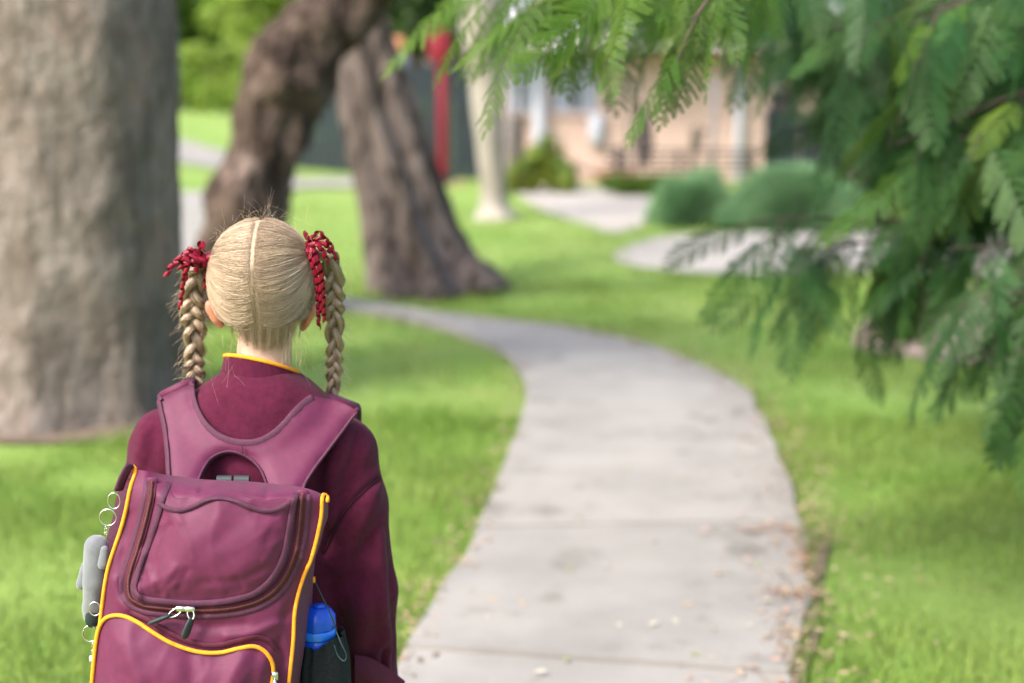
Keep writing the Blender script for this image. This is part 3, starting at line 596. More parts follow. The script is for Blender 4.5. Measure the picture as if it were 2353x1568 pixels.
far_tree(250, 50, 3.4, 2.4, 2.0, 5000, .22, 'leafmid', 'green tree hidden behind the broad grey trunk', 54, BG)
far_tree(760, 48, 4.2, 2.2, 2.0, 5500, .22, 'leaflight', 'leafy light green tree behind the leaning trunk', 55, BG)
shrub('hedge_shrub', [(xat(500, 44), 44, 1.45, .9, .6, .55), (xat(450, 44), 44.4, 1.8, .7, .6, .55), (xat(560, 44), 44.2, 1.9, .7, .6, .6), (xat(470, 44), 44.8, 2.5, .8, .6, .6), (xat(590, 44), 45, 2.6, .8, .6, .7)], 11000, .15, 'leaflight', 'rounded light green shrub before the grey paling fence', 'shrub', 56)
far_tree(950, 31, 3.1, 1.3, 1.0, 6000, .17, 'leafdark', 'dark tree rising above the blue black fence', 57, BG)
far_tree(1060, 33, 3.6, 1.2, 1.1, 6000, .17, 'leafdark', 'dark tree behind the red sign', 58, BG)
far_tree(1540, 26.9, 3.45, 1.0, .55, 7000, .12, 'leafdark', 'dark leafy tree overhanging the roof of the brick building', 59, BG)
far_tree(1730, 26.9, 3.35, 1.1, .6, 7000, .12, 'leafdark', 'dark tree behind the corner of the brick building', 60, BG)
far_tree(1960, 19.2, 1.9, 1.3, 1.2, 9000, .13, 'leafdark', 'dense dark tree in front of the navy fence', 61, BG)
far_tree(2250, 18.0, 2.0, 1.5, 1.5, 9000, .13, 'leafdark', 'broad dark tree behind the feathery branches', 62, BG)
shrub('low_shrub', [(xat(2080, 8.6), 8.7, .22, .16, .2, .26)], 1300, .06, 'leafmid', 'small dark green shrub on the edge of the mulch', 'shrub', 63)

mbt = MB(); rt = np.random.default_rng(88); xs_ = np.linspace(-75, -13, 26)
leaf_cloud(mbt, [(x, 62 + rt.uniform(-4, 4), float(ground_z(x, 58)) + 2.6 + rt.uniform(0, 1.6), 2.4, 2, 3.2 + rt.uniform(0, 1.5)) for x in xs_], 26000, .34, 89)
tag(mbt.build('far_woods', M['leafmid'], smooth=False), 'far off belt of green woodland closing the park', 'woods', kind='stuff')
# ------------------------------------------------------------------ feathery (bipinnate) tree over the path
def feather_leaf(seed, L=.30, pairs=11, pin=.075, lets=14, droop=.5, lf=.0088):
    r = np.random.default_rng(seed); mb = MB()
    t = np.linspace(0, 1, 14); P = np.stack([L * t * (1 - .12 * droop * t), .012 * np.sin(3 * t + seed), -droop * .38 * L * t ** 2], 1); tube(mb, P, np.linspace(.0013, .0005, 14), 4, False)
    Vs, Fs = [], []
    for k in range(pairs * 2 + 1):
        q = .14 + .86 * (k // 2) / pairs; terminal = k == pairs * 2
        b = np.array([np.interp(q, t, P[:, c]) for c in range(3)]); sgn = 1 if k % 2 else -1
        lp = pin * (math.sin(math.pi * (.22 + .70 * q)) ** .7) * r.uniform(.85, 1.12); ang = 0 if terminal else math.radians(r.uniform(52, 68)) * sgn * (1 - .35 * q)
        dr = r.uniform(.25, .6); d = np.array([math.cos(ang), math.sin(ang), -dr * .55]); d /= np.linalg.norm(d)
        sd = np.cross([0, 0, 1.], d); sd /= np.linalg.norm(sd); up = np.cross(d, sd)
        m_ = np.linspace(.10, 1, lets)
        tube(mb, b + d * lp * np.linspace(0, 1, 4)[:, None] - np.array([0, 0, 1]) * (np.linspace(0, 1, 4) ** 2)[:, None] * lp * dr * .4, .0004, 3, False)
        for s in (-1, 1):
            for u in m_:
                c = b + d * lp * u - np.array([0, 0, 1]) * lp * dr * .4 * u * u; ll = lf * (math.sin(math.pi * (.25 + .66 * u)) ** .6) * r.uniform(.85, 1.15); ww = lp / lets * .50
                ld = sd * s * .86 + d * .5 - up * .12; ld /= np.linalg.norm(ld); wd = np.cross(up, ld); wd /= np.linalg.norm(wd)
                Vs += [c, c + ld * ll * .5 + wd * ww, c + ld * ll, c + ld * ll * .5 - wd * ww]
    Vs = np.array(Vs); mb.add(Vs, np.arange(len(Vs)).reshape(-1, 4)); me = mb.mesh('leaf', False); me.materials.append(M['jaca']); return me
LEAF = [feather_leaf(i, L=l, pairs=p, pin=pn, droop=dr) for i, (l, p, pn, dr) in enumerate([(.29, 12, .066, .5), (.25, 11, .058, .8), (.32, 13, .070, .6), (.21, 10, .052, .4)])]
M['jacashade'] = pm('feather_leaf_shaded', (.015, .050, .015), (.034, .08, .018), 3, 2, .5, transl=.35, spec=.3)  # same leaf darkened: shade of the inner foliage put into the colour
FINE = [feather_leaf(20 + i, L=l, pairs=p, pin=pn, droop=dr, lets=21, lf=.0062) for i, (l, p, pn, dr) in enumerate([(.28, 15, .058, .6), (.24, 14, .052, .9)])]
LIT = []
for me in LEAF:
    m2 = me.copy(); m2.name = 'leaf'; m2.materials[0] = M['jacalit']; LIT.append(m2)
jac = thing('feathery_tree', (2.7, 4.4, 0), 'feathery leaved tree whose drooping branches hang over the lawn and path', 'tree')
mb = MB(); P = spline([(2.75, 4.4, -.1), (2.7, 4.42, .8), (2.62, 4.4, 1.8), (2.45, 4.3, 2.8), (2.3, 4.2, 3.6)], 40); tube(mb, P, np.interp(np.linspace(0, 1, 40), [0, .1, 1], [.20, .15, .10]), 20); mb.build('trunk', M['barkdark'], jac)
NLEAF = [0]; EXTRA = []
def add_leaf(parent, pos, dirv, roll, scale, which, lit=False, dark=False):
    d = Vector(dirv).normalized(); up = Vector((0, 0, 1)); y = up.cross(d)
    if y.length < .05: y = Vector((0, 1, 0)).cross(d)
    y.normalize(); z = d.cross(y); R = Matrix((d, y, z)).transposed() @ Matrix.Rotation(roll, 3, 'X')
    Mx = Matrix.LocRotScale(Vector(pos), R.to_quaternion(), Vector((scale,) * 3))
    NLEAF[0] += 1
    o = bpy.data.objects.new('leaf', FINE[which % 2] if dark else (LIT if lit else LEAF)[which]); COL.objects.link(o); o.location, o.rotation_euler, o.scale = Mx.decompose()[0], Mx.decompose()[1].to_euler(), Mx.decompose()[2]; adopt(o, parent)
def branch(pts, r0, seed, n_leaf, spread=.9, scale=(.8, 1.15), start=.15, bias=(0, 0, -.35), twigs=0, tl=.35, lit=False, dark=False):
    """pts: (px, py, Y) along the branch, from the tree outwards"""
    r = np.random.default_rng(seed); C = np.array([at(*p) if len(p) == 3 else p[:3] for p in pts]); P = spline(C, 40)
    mb = MB(); tube(mb, P, np.linspace(r0 * .7, r0 * .18, 40), 8); lines = [(P, n_leaf)]
    for k in range(twigs):
        i = int(40 * (start + (1 - start) * (k + .5) / twigs)) - 1; T = P[min(i + 1, 39)] - P[i - 1]; T /= np.linalg.norm(T)
        s = np.cross(T, [0, 0, 1.]) * (1 if k % 2 else -1); dd = T * .6 + s * r.uniform(.3, .9) + np.array([0, 0, r.uniform(-.5, .35)]); dd /= np.linalg.norm(dd); l_ = tl * r.uniform(.6, 1.2)
        Q = np.array([P[i] + dd * l_ * u + np.array([0, 0, -.22 * l_ * u * u]) for u in np.linspace(0, 1, 12)]); tube(mb, Q, np.linspace(r0 * .3, r0 * .12, 12), 6); lines.append((Q, max(2, n_leaf // (twigs + 2))))
    bo = mb.build('branch', M['twig'], jac)
    for Q, n in lines:
        m = len(Q)
        for k in range(n):
            u = (start if m == 40 else .25) + (1 - (start if m == 40 else .25)) * (k + r.random() * .6) / n; i = min(m - 1, int(u * (m - 1))); T = Q[min(i + 1, m - 1)] - Q[max(i - 1, 0)]; T /= np.linalg.norm(T)
            s = np.cross(T, [0, 0, 1.]); s /= np.linalg.norm(s) + 1e-6
            d = T * r.uniform(.3, .9) + s * (1 if k % 2 else -1) * r.uniform(.2, 1) * spread + np.array(bias) * r.uniform(.4, 1.8)
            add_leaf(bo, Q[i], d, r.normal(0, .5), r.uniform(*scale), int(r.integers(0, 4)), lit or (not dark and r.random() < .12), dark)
    return bo
TR = (2.4, 4.3, 3.0)
# spray along the top of the view, from the near sharp twig to the softer fronds further off
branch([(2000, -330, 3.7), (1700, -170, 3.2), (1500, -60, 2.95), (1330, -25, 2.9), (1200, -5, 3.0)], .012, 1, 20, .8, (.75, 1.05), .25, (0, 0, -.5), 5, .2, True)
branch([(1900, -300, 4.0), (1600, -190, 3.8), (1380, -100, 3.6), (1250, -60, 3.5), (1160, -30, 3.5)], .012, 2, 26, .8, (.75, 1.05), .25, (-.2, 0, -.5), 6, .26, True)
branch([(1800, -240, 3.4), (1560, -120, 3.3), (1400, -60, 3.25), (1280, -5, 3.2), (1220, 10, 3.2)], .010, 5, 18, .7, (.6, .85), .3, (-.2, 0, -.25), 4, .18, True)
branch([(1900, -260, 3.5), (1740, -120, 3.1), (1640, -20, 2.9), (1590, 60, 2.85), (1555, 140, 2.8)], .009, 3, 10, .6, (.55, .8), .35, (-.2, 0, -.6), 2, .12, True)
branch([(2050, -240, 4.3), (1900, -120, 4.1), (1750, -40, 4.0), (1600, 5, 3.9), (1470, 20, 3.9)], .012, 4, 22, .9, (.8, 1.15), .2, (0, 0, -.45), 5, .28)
# the dark mass high beside the trunk
for k, (a, b_, c, d_, yy) in enumerate([((2700, -200), (2400, -60), (2150, 20), (1920, 70), 4.4), ((2700, 0), (2420, 70), (2200, 130), (1980, 190), 4.6), ((2700, 60), (2500, 150), (2300, 230), (2060, 330), 4.2), ((2750, 150), (2520, 130), (2350, 110), (2200, 75), 4.7),
                                        ((2650, -200), (2450, -120), (2300, -60), (2100, -20), 4.9), ((2700, 260), (2500, 300), (2330, 350), (2190, 420), 4.5), ((2650, 150), (2450, 230), (2250, 300), (2150, 330), 5.2)]):
    branch([(*a, yy + .1), (*b_, yy), (*c, yy - .05), (*d_, yy - .15)], .016, 20 + k, 15, 1.1, (1.15, 1.6), .12, (0, 0, -.4), 5, .32)
# the low bough across the gravel
branch([(2750, 380, 4.5), (2420, 450, 4.4), (2200, 500, 4.3), (1980, 505, 4.25), (1800, 500, 4.2), (1690, 520, 4.15)], .016, 40, 16, 1.0, (1.0, 1.35), .15, (0, 0, -.45), 5, .28)
branch([(2200, 500, 4.35), (2080, 545, 4.3), (1960, 560, 4.25), (1860, 575, 4.2), (1780, 590, 4.2)], .010, 41, 13, .8, (.95, 1.25), .1, (0, 0, -.9), 3, .2)
branch([(2300, 480, 4.3), (2180, 540, 4.3), (2080, 600, 4.3), (2020, 660, 4.3)], .010, 42, 10, .6, (.95, 1.25), .1, (0, 0, -1.0), 2, .2)
branch([(2700, 480, 4.0), (2480, 530, 3.9), (2320, 560, 3.85), (2180, 570, 3.8)], .010, 43, 8, .9, (1.0, 1.3), .1, (0, 0, -.6), 3, .24)
# the near fronds beside the frame, closer to the lens than the child
branch([(2750, 400, 3.9), (2560, 520, 3.8), (2430, 620, 3.75), (2320, 720, 3.7)], .009, 50, 18, .8, (1.4, 1.75), .1, (-.2, 0, -.75), 4, .24, dark=True)
branch([(2750, 560, 3.8), (2580, 680, 3.75), (2470, 770, 3.7), (2400, 830, 3.7)], .008, 51, 12, .7, (1.4, 1.75), .1, (-.2, 0, -.85), 3, .2, dark=True)
branch([(2800, -200, 4.3), (2500, -100, 4.2), (2280, -20, 4.1), (2080, 60, 4.0)], .012, 52, 15, .9, (1.2, 1.6), .1, (-.25, 0, -.6), 5, .28)
branch([(2800, 120, 4.2), (2560, 190, 4.1), (2380, 250, 4.05), (2200, 320, 4.0)], .012, 53, 15, .9, (1.2, 1.6), .1, (-.25, 0, -.6), 5, .28)
branch([(2800, 330, 4.4), (2560, 380, 4.3), (2380, 410, 4.2), (2180, 440, 4.2)], .012, 54, 14, .9, (1.1, 1.5), .1, (-.2, 0, -.35), 4, .25)
# the rest of the foliage further in, too many leaves to pick apart
LV = []
for me in LEAF:
    co = np.zeros(len(me.vertices) * 3); me.vertices.foreach_get('co', co); LV.append((co.reshape(-1, 3), np.array([p.vertices[:] for p in me.polygons if len(p.vertices) == 4])))
def mass(n, seed, box_, Y0, Y1):
    r = np.random.default_rng(seed); mb = MB()
    k = 0
    while k < n:
        px = r.uniform(1560, 2500); py = r.uniform(-160, 470)
        edge = np.interp(px, [1560, 1700, 1800, 1850, 1950, 2060, 2500], [0, 30, 90, 190, 290, 400, 470])
        if py > edge - 30: continue
        c = at(px, py, r.uniform(Y0, Y1)); d = np.array([r.normal(-.5, .5), r.normal(-.2, .5), r.normal(-.45, .35)]); d /= np.linalg.norm(d); y = np.cross([0, 0, 1.], d); y /= np.linalg.norm(y); z = np.cross(d, y)
        a = r.normal(0, .5); y, z = y * math.cos(a) + z * math.sin(a), z * math.cos(a) - y * math.sin(a); R = np.stack([d, y, z], 1) * r.uniform(.9, 1.35)
        V, F = LV[k % 4]; mb.add(V @ R.T + c, F); k += 1
    o = mb.build('foliage', M['jacashade'], jac, smooth=False); o['kind'] = 'stuff'
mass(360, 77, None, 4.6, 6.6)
# ------------------------------------------------------------------ the child
GY = 2.27
def g3(px, py, dy=0.0): return at(px, py, GY + dy)
PXM = GY / FPX
class SDF:
    def __init__(s): s.p = []
    def cap(s, a, b, ra, rb, ys=1.0, k=.02): s.p.append((np.array(a, float), np.array(b, float), ra, rb, ys, k)); return s
    def __call__(s, Q):
        d = None
        for a, b, ra, rb, ys, k in s.p:
            e = s.one(Q, a, b, ra, rb, ys)
            d = e if d is None else s.smin(d, e, k)
        return d
    @staticmethod
    def one(Q, a, b, ra, rb, ys):
        S = np.array([1, ys, 1.]); A, B, q = a * S, b * S, Q * S; ab = B - A; L2 = ab @ ab
        t = np.clip(((q - A) @ ab) / (L2 + 1e-12), 0, 1) if L2 > 1e-10 else np.zeros(q.shape[:-1])
        return np.linalg.norm(q - A - t[..., None] * ab, axis=-1) - (ra + (rb - ra) * t)
    @staticmethod
    def smin(a, b, k):
        h = np.clip(.5 + .5 * (b - a) / k, 0, 1); return b + (a - b) * h - k * h * (1 - h)
    def mesh(s, h, post=None):
        lo = np.min([np.minimum(a - max(ra, rb) / np.array([1, min(1, ys), 1]), b - max(ra, rb) / np.array([1, min(1, ys), 1])) for a, b, ra, rb, ys, k in s.p], 0) - 4 * h - .02
        hi = np.max([np.maximum(a + max(ra, rb) / np.array([1, min(1, ys), 1]), b + max(ra, rb) / np.array([1, min(1, ys), 1])) for a, b, ra, rb, ys, k in s.p], 0) + 4 * h + .02
        n = np.ceil((hi - lo) / h).astype(int) + 1; D = np.full(n, .3, np.float64); ax = [lo[i] + h * np.arange(n[i]) for i in range(3)]
        for a, b, ra, rb, ys, k in s.p:
            m = max(ra, rb) / np.array([1, min(1, ys), 1]) + k + 4 * h
            i0 = np.clip(np.floor((np.minimum(a, b) - m - lo) / h).astype(int), 0, n - 1); i1 = np.clip(np.ceil((np.maximum(a, b) + m - lo) / h).astype(int) + 1, 1, n)
            sl = tuple(slice(i0[i], i1[i]) for i in range(3)); G = np.stack(np.meshgrid(*[ax[i][sl[i]] for i in range(3)], indexing='ij'), -1)
            D[sl] = s.smin(D[sl], s.one(G, a, b, ra, rb, ys), k)
        if post is not None: D = post(D, ax)
        return nets(D, lo, h)
def nets(D, lo, h):
    n = np.array(D.shape); ins = D < 0; c = n - 1
    acc = np.zeros((*c, 3)); cnt = np.zeros(c)
    off = [(i, j, k) for i in (0, 1) for j in (0, 1) for k in (0, 1)]
    def sub(A, o): return A[o[0]:o[0] + c[0], o[1]:o[1] + c[1], o[2]:o[2] + c[2]]
    for ia in range(8):
        for ib in range(ia + 1, 8):
            A, B = np.array(off[ia]), np.array(off[ib])
            if np.abs(A - B).sum() != 1: continue
            da, db = sub(D, A), sub(D, B); m = (da < 0) != (db < 0); t = np.where(m, da / np.where(m, da - db, 1), 0)
            for q in range(3): acc[..., q] += np.where(m, A[q] + t * (B[q] - A[q]), 0)
            cnt += m
    act = cnt > 0; idx = -np.ones(c, int); idx[act] = np.arange(act.sum()); ijk = np.argwhere(act)
    V = lo + h * (ijk + acc[act] / cnt[act][:, None]); F = []
    for a in range(3):
        b, d = (a + 1) % 3, (a + 2) % 3
        s0 = [slice(None)] * 3; s1 = [slice(None)] * 3; s0[a] = slice(0, n[a] - 1); s1[a] = slice(1, n[a])
        x = np.argwhere(ins[tuple(s0)] != ins[tuple(s1)]); x = x[(x[:, b] > 0) & (x[:, d] > 0) & (x[:, b] < c[b]) & (x[:, d] < c[d])]
        eb, ed = np.eye(3, dtype=int)[b], np.eye(3, dtype=int)[d]
        q = np.stack([idx[tuple((x - eb - ed).T)], idx[tuple((x - ed).T)], idx[tuple(x.T)], idx[tuple((x - eb).T)]], 1)
        fl = ~ins[tuple(x.T)]; q[fl] = q[fl][:, ::-1]; F.append(q)
    return V, np.concatenate(F)
def smooth(V, F, it=2, f=.5):
    e = np.concatenate([F[:, [0, 1]], F[:, [1, 2]], F[:, [2, 3]], F[:, [3, 0]]]); e = np.concatenate([e, e[:, ::-1]])
    dg = np.bincount(e[:, 0], minlength=len(V))[:, None]
    for _ in range(it):
        s = np.stack([np.bincount(e[:, 0], V[e[:, 1], q], len(V)) for q in range(3)], 1) / np.maximum(dg, 1); V = V + f * (s - V)
    return V

M.update(
    skin=pm('skin', (.47, .295, .225), (.50, .19, .115), rough=.5, spec=.35, sss=.3, attr='tint'),
    jumper=pm('jumper_fleece', (.078, .0110, .030), (.059, .0085, .023), 90, 8, .95, .5, 420, spec=.06, sheen=.06, bdist=.0016),
    rib=pm('rib_knit', (.078, .011, .031), (.060, .0085, .024), 60, 4, .95, .4, 500, (2.5, 2.5, .2), .06, .05, bdist=.0015),
    trim=pm('yellow_trim', (.76, .30, .022), (.66, .24, .014), 160, 4, .75, .3, 500, spec=.2, bdist=.0006),
    hair=pm('blond_hair', (.145, .095, .062), (.55, .415, .285), rough=.45, spec=.45, attr='tint'),
    scalp=pm('hair_base', (.30, .21, .13), (.25, .17, .10), 60, 4, .7),
    ribbon=pm('satin_ribbon', (.21, .003, .021), (.14, .0025, .015), 60, 3, .4, spec=.25),
    skirt=pm('skirt_cloth', (.08, .012, .03), (.07, .01, .026), 40, 4, .9),
    shoe=pm('shoe_leather', (.012, .012, .012), (.02, .02, .02), 20, 4, .35), sock=pm('sock_knit', (.7, .7, .7), (.62, .62, .62), 60, 4, .9),
    seam=pm('seam_shaded', (.035, .005, .013), (.03, .004, .011), 90, 3, .95),  # real seam, coloured darker to paint in the shade of its crease
    scalpskin=pm('scalp_skin', (.41, .305, .22), (.31, .225, .155), 160, 3, .6, spec=.3),
    eye=pm('eye', (.75, .75, .73), (.7, .7, .7), 20, 2, .2),
)
foot0 = g3(590, 1000); person = thing('person', (foot0[0], GY, 0), 'child in a maroon jumper with blond braids and red ribbons, seen from behind', 'person')
HC = g3(602, 630, .012); HR = np.array([.0785, .092, .086])
# body (one continuous skin)
S = SDF()
S.cap(HC, HC + [0, .004, .0], .076, .078, .86, .02)
S.cap(HC + [0, .03, -.05], HC + [0, .055, -.075], .055, .040, 1.0, .03)                       # jaw
S.cap(HC + [0, .088, -.02], HC + [0, .102, -.034], .007, .010, 1, .012)                       # nose
S.cap(HC + [-.014, .086, -.062], HC + [.014, .086, -.062], .005, .005, 1, .01)                # mouth
S.cap(g3(612, 690, .015), g3(604, 905, .0), .0405, .0475, 1.0, .022)                            # neck
for s, ex, ey, tx in ((-1, 491, 724, -1), (1, 709, 730, 1)):                                      # ears
    c = g3(ex, ey, .012); S.cap(c + [tx * .004, 0, .018], c + [-tx * .010, .004, -.017], .0105, .0075, 1.25, .008); S.cap(c + [tx * .009, -.003, .014], c + [-tx * .003, -.003, -.012], .0065, .005, 1, .005)
SHL, SHR = g3(390, 1040), g3(780, 1056)
ELL, ELR = g3(318, 1340, -.01), g3(838, 1350, -.01); WRL, WRR = g3(318, 1660, .10), g3(868, 1650, .09)
S.cap(g3(600, 1030), g3(600, 1280), .080, .092, 1.25, .04); S.cap(g3(600, 1280), g3(600, 1560), .092, .105, 1.2, .04)
for sh, el, wr in ((SHL, ELL, WRL), (SHR, ELR, WRR)):
    S.cap(g3(600, 985), sh, .045, .04, 1.1, .03); S.cap(sh, el, .036, .028, 1, .02); S.cap(el, wr, .027, .020, 1, .02)
    dh = (wr - el) / np.linalg.norm(wr - el); sd = np.array([0, 1., 0]) - dh * dh[1]; sd /= np.linalg.norm(sd); nn = np.cross(dh, sd)
    S.cap(wr, wr + dh * .045, .018, .022, 1.0, .015)
    for q, (o_, ln, rr) in enumerate(((-.022, .048, .0065), (-.0075, .055, .0068), (.0075, .052, .0066), (.021, .040, .0058))):
        b0 = wr + dh * .05 + sd * o_; S.cap(b0, b0 + dh * ln * .55 + nn * .004, rr, rr, 1, .004); S.cap(b0 + dh * ln * .55 + nn * .004, b0 + dh * ln * .85 + nn * .020, rr, rr * .85, 1, .004)
    b0 = wr + dh * .012 + sd * .022; S.cap(b0, b0 + sd * .022 + dh * .022, .008, .007, 1, .008); S.cap(b0 + sd * .022 + dh * .022, b0 + sd * .026 + dh * .045, .007, .006, 1, .004)
hz = float(g3(600, 1560)[2]); cx = float(g3(600, 1560)[0])
for s in (-1, 1):
    hip = np.array([cx + s * .062, GY, hz]); kn = np.array([cx + s * .064, GY + (.05 if s > 0 else 0), .36]); an = np.array([cx + s * .062, GY + (-.02 if s > 0 else .02), .07])
    S.cap(hip, kn, .066, .044, 1, .03); S.cap(kn, kn * .5 + an * .5 + [0, -.012, 0], .043, .042, 1, .02); S.cap(kn * .5 + an * .5 + [0, -.012, 0], an, .042, .027, 1, .02); S.cap(an + [0, -.02, -.035], an + [0, .11, -.045], .026, .022, 1, .02)
V, F = S.mesh(.0055); V = smooth(V, F, 2, .5); ear = np.exp(-(np.minimum(np.linalg.norm(V - g3(489, 722, .012), axis=1), np.linalg.norm(V - g3(711, 730, .012), axis=1)) / .026) ** 4); mb = MB(); mb.add(V, F, ear); mb.build('body', M['skin'], person)
for s in (-1, 1):
    e = MB(); c = HC + [s * .031, .079, -.004]; th = np.linspace(0, np.pi, 9); ring = np.arange(14) * 2 * np.pi / 14
    mb_loft(e, np.stack([c + .0115 * np.stack([np.sin(t) * np.cos(ring), -np.cos(t) * np.ones(14), np.sin(t) * np.sin(ring)], 1) for t in th[1:-1]])); e.build('eye', M['eye'], person)

# jumper
J = SDF()
J.cap(g3(602, 998, .0), g3(602, 1050, .0), .080, .122, 1.45, .05)
J.cap(g3(600, 1010), g3(598, 1330), .128, .132, 1.45, .05); J.cap(g3(598, 1330), g3(598, 1700), .132, .145, 1.4, .04)
J.cap(g3(572, 942, .0), g3(392, 1014, .0), .054, .053, 1.12, .04); J.cap(g3(636, 946, .0), g3(778, 1030, .0), .054, .053, 1.12, .04)
J.cap(g3(383, 1036), g3(352, 1170, -.004), .058, .056, 1.05, .035); J.cap(g3(352, 1170, -.004), g3(322, 1360, -.01), .056, .050, 1, .02); J.cap(g3(322, 1360, -.01), g3(330, 1610, .09), .050, .036, 1, .02)
J.cap(g3(782, 1054), g3(806, 1160, -.004), .059, .0575, 1.05, .035); J.cap(g3(806, 1150, -.004), g3(838, 1360, -.012), .0565, .0520, 1, .02); J.cap(g3(838, 1360, -.012), g3(862, 1610, .06), .0520, .040, 1, .02)
def jhit(px, py):
    d = ray(px, py); d = d / np.linalg.norm(d, axis=-1, keepdims=True); t = np.full(np.shape(px), 1.9)
    for _ in range(60): e = J(d * t[..., None] + [0, 0, CAMZ]); t = t + np.where(t < 2.45, np.maximum(e, -.01) * .8, 0)
    return d * t[..., None] + [0, 0, CAMZ]
def onj(*pts): return jhit(*spline(np.array(pts, float), 16).T)
SEAM = onj((868, 1100), (840, 1125), (800, 1165), (770, 1210), (745, 1270)); SEAM2 = onj((292, 1098), (325, 1125), (370, 1180))
FOLD = [(onj((872, 1230), (876, 1330), (882, 1420), (891, 1480), (884, 1568)), .0075, .009), (onj((889, 1450), (870, 1500), (857, 1580)), .0070, .008), (onj((880, 1490), (874, 1570)), -.009, .008), (onj((898, 1300), (902, 1420), (906, 1520)), -.004, .010),
        (onj((752, 985), (738, 1060), (730, 1160)), -.007, .009), (onj((790, 985), (765, 1080), (752, 1190)), .006, .014), (onj((815, 1010), (800, 1080), (775, 1160)), -.004, .010), (onj((860, 1140), (820, 1215), (778, 1300)), .006, .016), (onj((845, 1250), (810, 1330), (790, 1420)), -.004, .018), (onj((860, 1300), (835, 1400), (815, 1500)), .005, .016),
        (onj((330, 990), (318, 1050), (312, 1100)), .003, .012), (onj((352, 1000), (345, 1070)), -.003, .010), (onj((520, 930), (560, 975), (600, 1000)), -.0022, .014), (onj((680, 925), (640, 970), (600, 990)), -.0022, .014), (onj((480, 905), (490, 945)), .002, .009)]
def jpost(D, ax):
    near = np.argwhere(np.abs(D) < .02); Q = np.stack([ax[i][near[:, i]] for i in range(3)], 1); add = np.zeros(len(Q))
    def d3(poly): 
        best = np.full(len(Q), 9.)
        for a, b in zip(poly[:-1], poly[1:]):
            ab = b - a; t = np.clip(((Q - a) @ ab) / (ab @ ab), 0, 1); best = np.minimum(best, np.linalg.norm(Q - a - t[:, None] * ab, axis=1))
        return best
    for sm in (SEAM, SEAM2): dd = d3(sm); add += .008 * np.exp(-(dd / .005) ** 2) - .004 * np.exp(-((dd - .011) / .007) ** 2)
    for pl_, am, wd in FOLD: dd = d3(pl_); add -= 1.9 * am * np.exp(-(dd / wd) ** 2)
    add -= .0016 * sinnoise(Q, 45, 3) + .0007 * sinnoise(Q, 110, 4)
    D[tuple(near.T)] += add; return D
V, F = J.mesh(.0045, jpost); V = smooth(V, F, 2, .45); mb = MB(); mb.add(V, F); jumper = mb.build('jumper', M['jumper'], person)
for sm in ((868, 1100), (840, 1125), (800, 1165), (770, 1210), (745, 1270)), ((292, 1098), (325, 1125), (370, 1180)):
    mb = MB(); c2 = spline(np.array(sm, float), 40); tube(mb, jhit(*c2.T) + [0, .0022, .0], .0022, 6); mb.build('armhole_seam', M['seam'], jumper)
def drape(px, py, off=0.0, y0=1.7):
    """where the sight line meets the jumper"""
    px, py = np.atleast_1d(np.asarray(px, float)), np.atleast_1d(np.asarray(py, float)); d = ray(px, py); d /= np.linalg.norm(d, axis=-1, keepdims=True); t = np.full(px.shape, y0); miss = np.zeros(px.shape, bool)
    for _ in range(60):
        P = d * t[:, None] + [0, 0, CAMZ]; e = J(P); t = t + np.where(t < 2.7, np.maximum(e, -.01) * .8, 0)
    miss = t > 2.5; t = t - off; P = d * t[:, None] + [0, 0, CAMZ]; return P, miss
# stand collar (rib) and yellow edge
def cring(px, py, rx, ry, tilt, n=64, lean=.0):
    c = g3(px, py, .014); th = np.arange(n) * 2 * np.pi / n
    return c + np.stack([rx * np.cos(th), ry * np.sin(th), tilt * rx * np.cos(th) + lean * ry * np.sin(th)], 1)
LN = -.36
rings = [cring(604, 925, .086, .070, -.20, lean=-.10), cring(603, 908, .079, .066, -.20, lean=-.18), cring(602, 890, .0705, .061, -.21, lean=-.28), cring(602, 870, .0655, .058, -.22, lean=LN), cring(602, 846, .0615, .0555, -.22, lean=LN), cring(602, 841, .0605, .0545, -.22, lean=LN), cring(602, 842, .0575, .0525, -.22, lean=LN), cring(602, 870, .0575, .053, -.22, lean=LN)]
mb = MB(); mb_loft(mb, np.stack(rings), False); col_ = mb.build('collar', M['rib'], person)
mb = MB(); R_ = cring(602, 838, .0598, .0540, -.22, 80, lean=LN); tube(mb, R_, .0033, 10, closed=True); mb.build('collar_edge', M['trim'], person)
mb = MB(); R_ = cring(602, 893, .0722, .0622, -.21, 80, lean=-.26); tube(mb, R_, .0018, 8, closed=True); mb.build('collar_seam', M['jumper'], person)
# skirt, socks, shoes
mb = MB(); n = 96; th = np.arange(n) * 2 * np.pi / n; zb = float(g3(600, 1690)[2])
mb_loft(mb, np.stack([np.stack([cx + (.135 + .07 * u) * (1 + .05 * u * np.sin(18 * th)) * np.cos(th), GY + (.10 + .06 * u) * (1 + .05 * u * np.sin(18 * th)) * np.sin(th), np.full(n, zb + .03 - (zb - .36) * u)], 1) for u in np.linspace(0, 1, 12)]), False); mb.build('skirt', M['skirt'], person)
for s in (-1, 1):
    an = np.array([cx + s * .062, GY + (-.02 if s > 0 else .02), .07]); mb = MB(); tube(mb, spline([an + [0, -.003, .12], an + [0, -.002, .06], an + [0, 0, -.01]], 10), [.041, .041, .040, .038, .036, .034, .033, .033, .033, .033], 18); mb.build('sock', M['sock'], person)
    mb = MB(); P = spline([an + [0, -.055, -.035], an + [0, -.02, -.036], an + [0, .06, -.040], an + [0, .145, -.044]], 16); tube(mb, P, [.012, .026, .034, .036, .035, .034, .034, .034, .034, .035, .036, .036, .034, .030, .022, .010], 16, flat=.8); mb.build('shoe', M['shoe'], person)

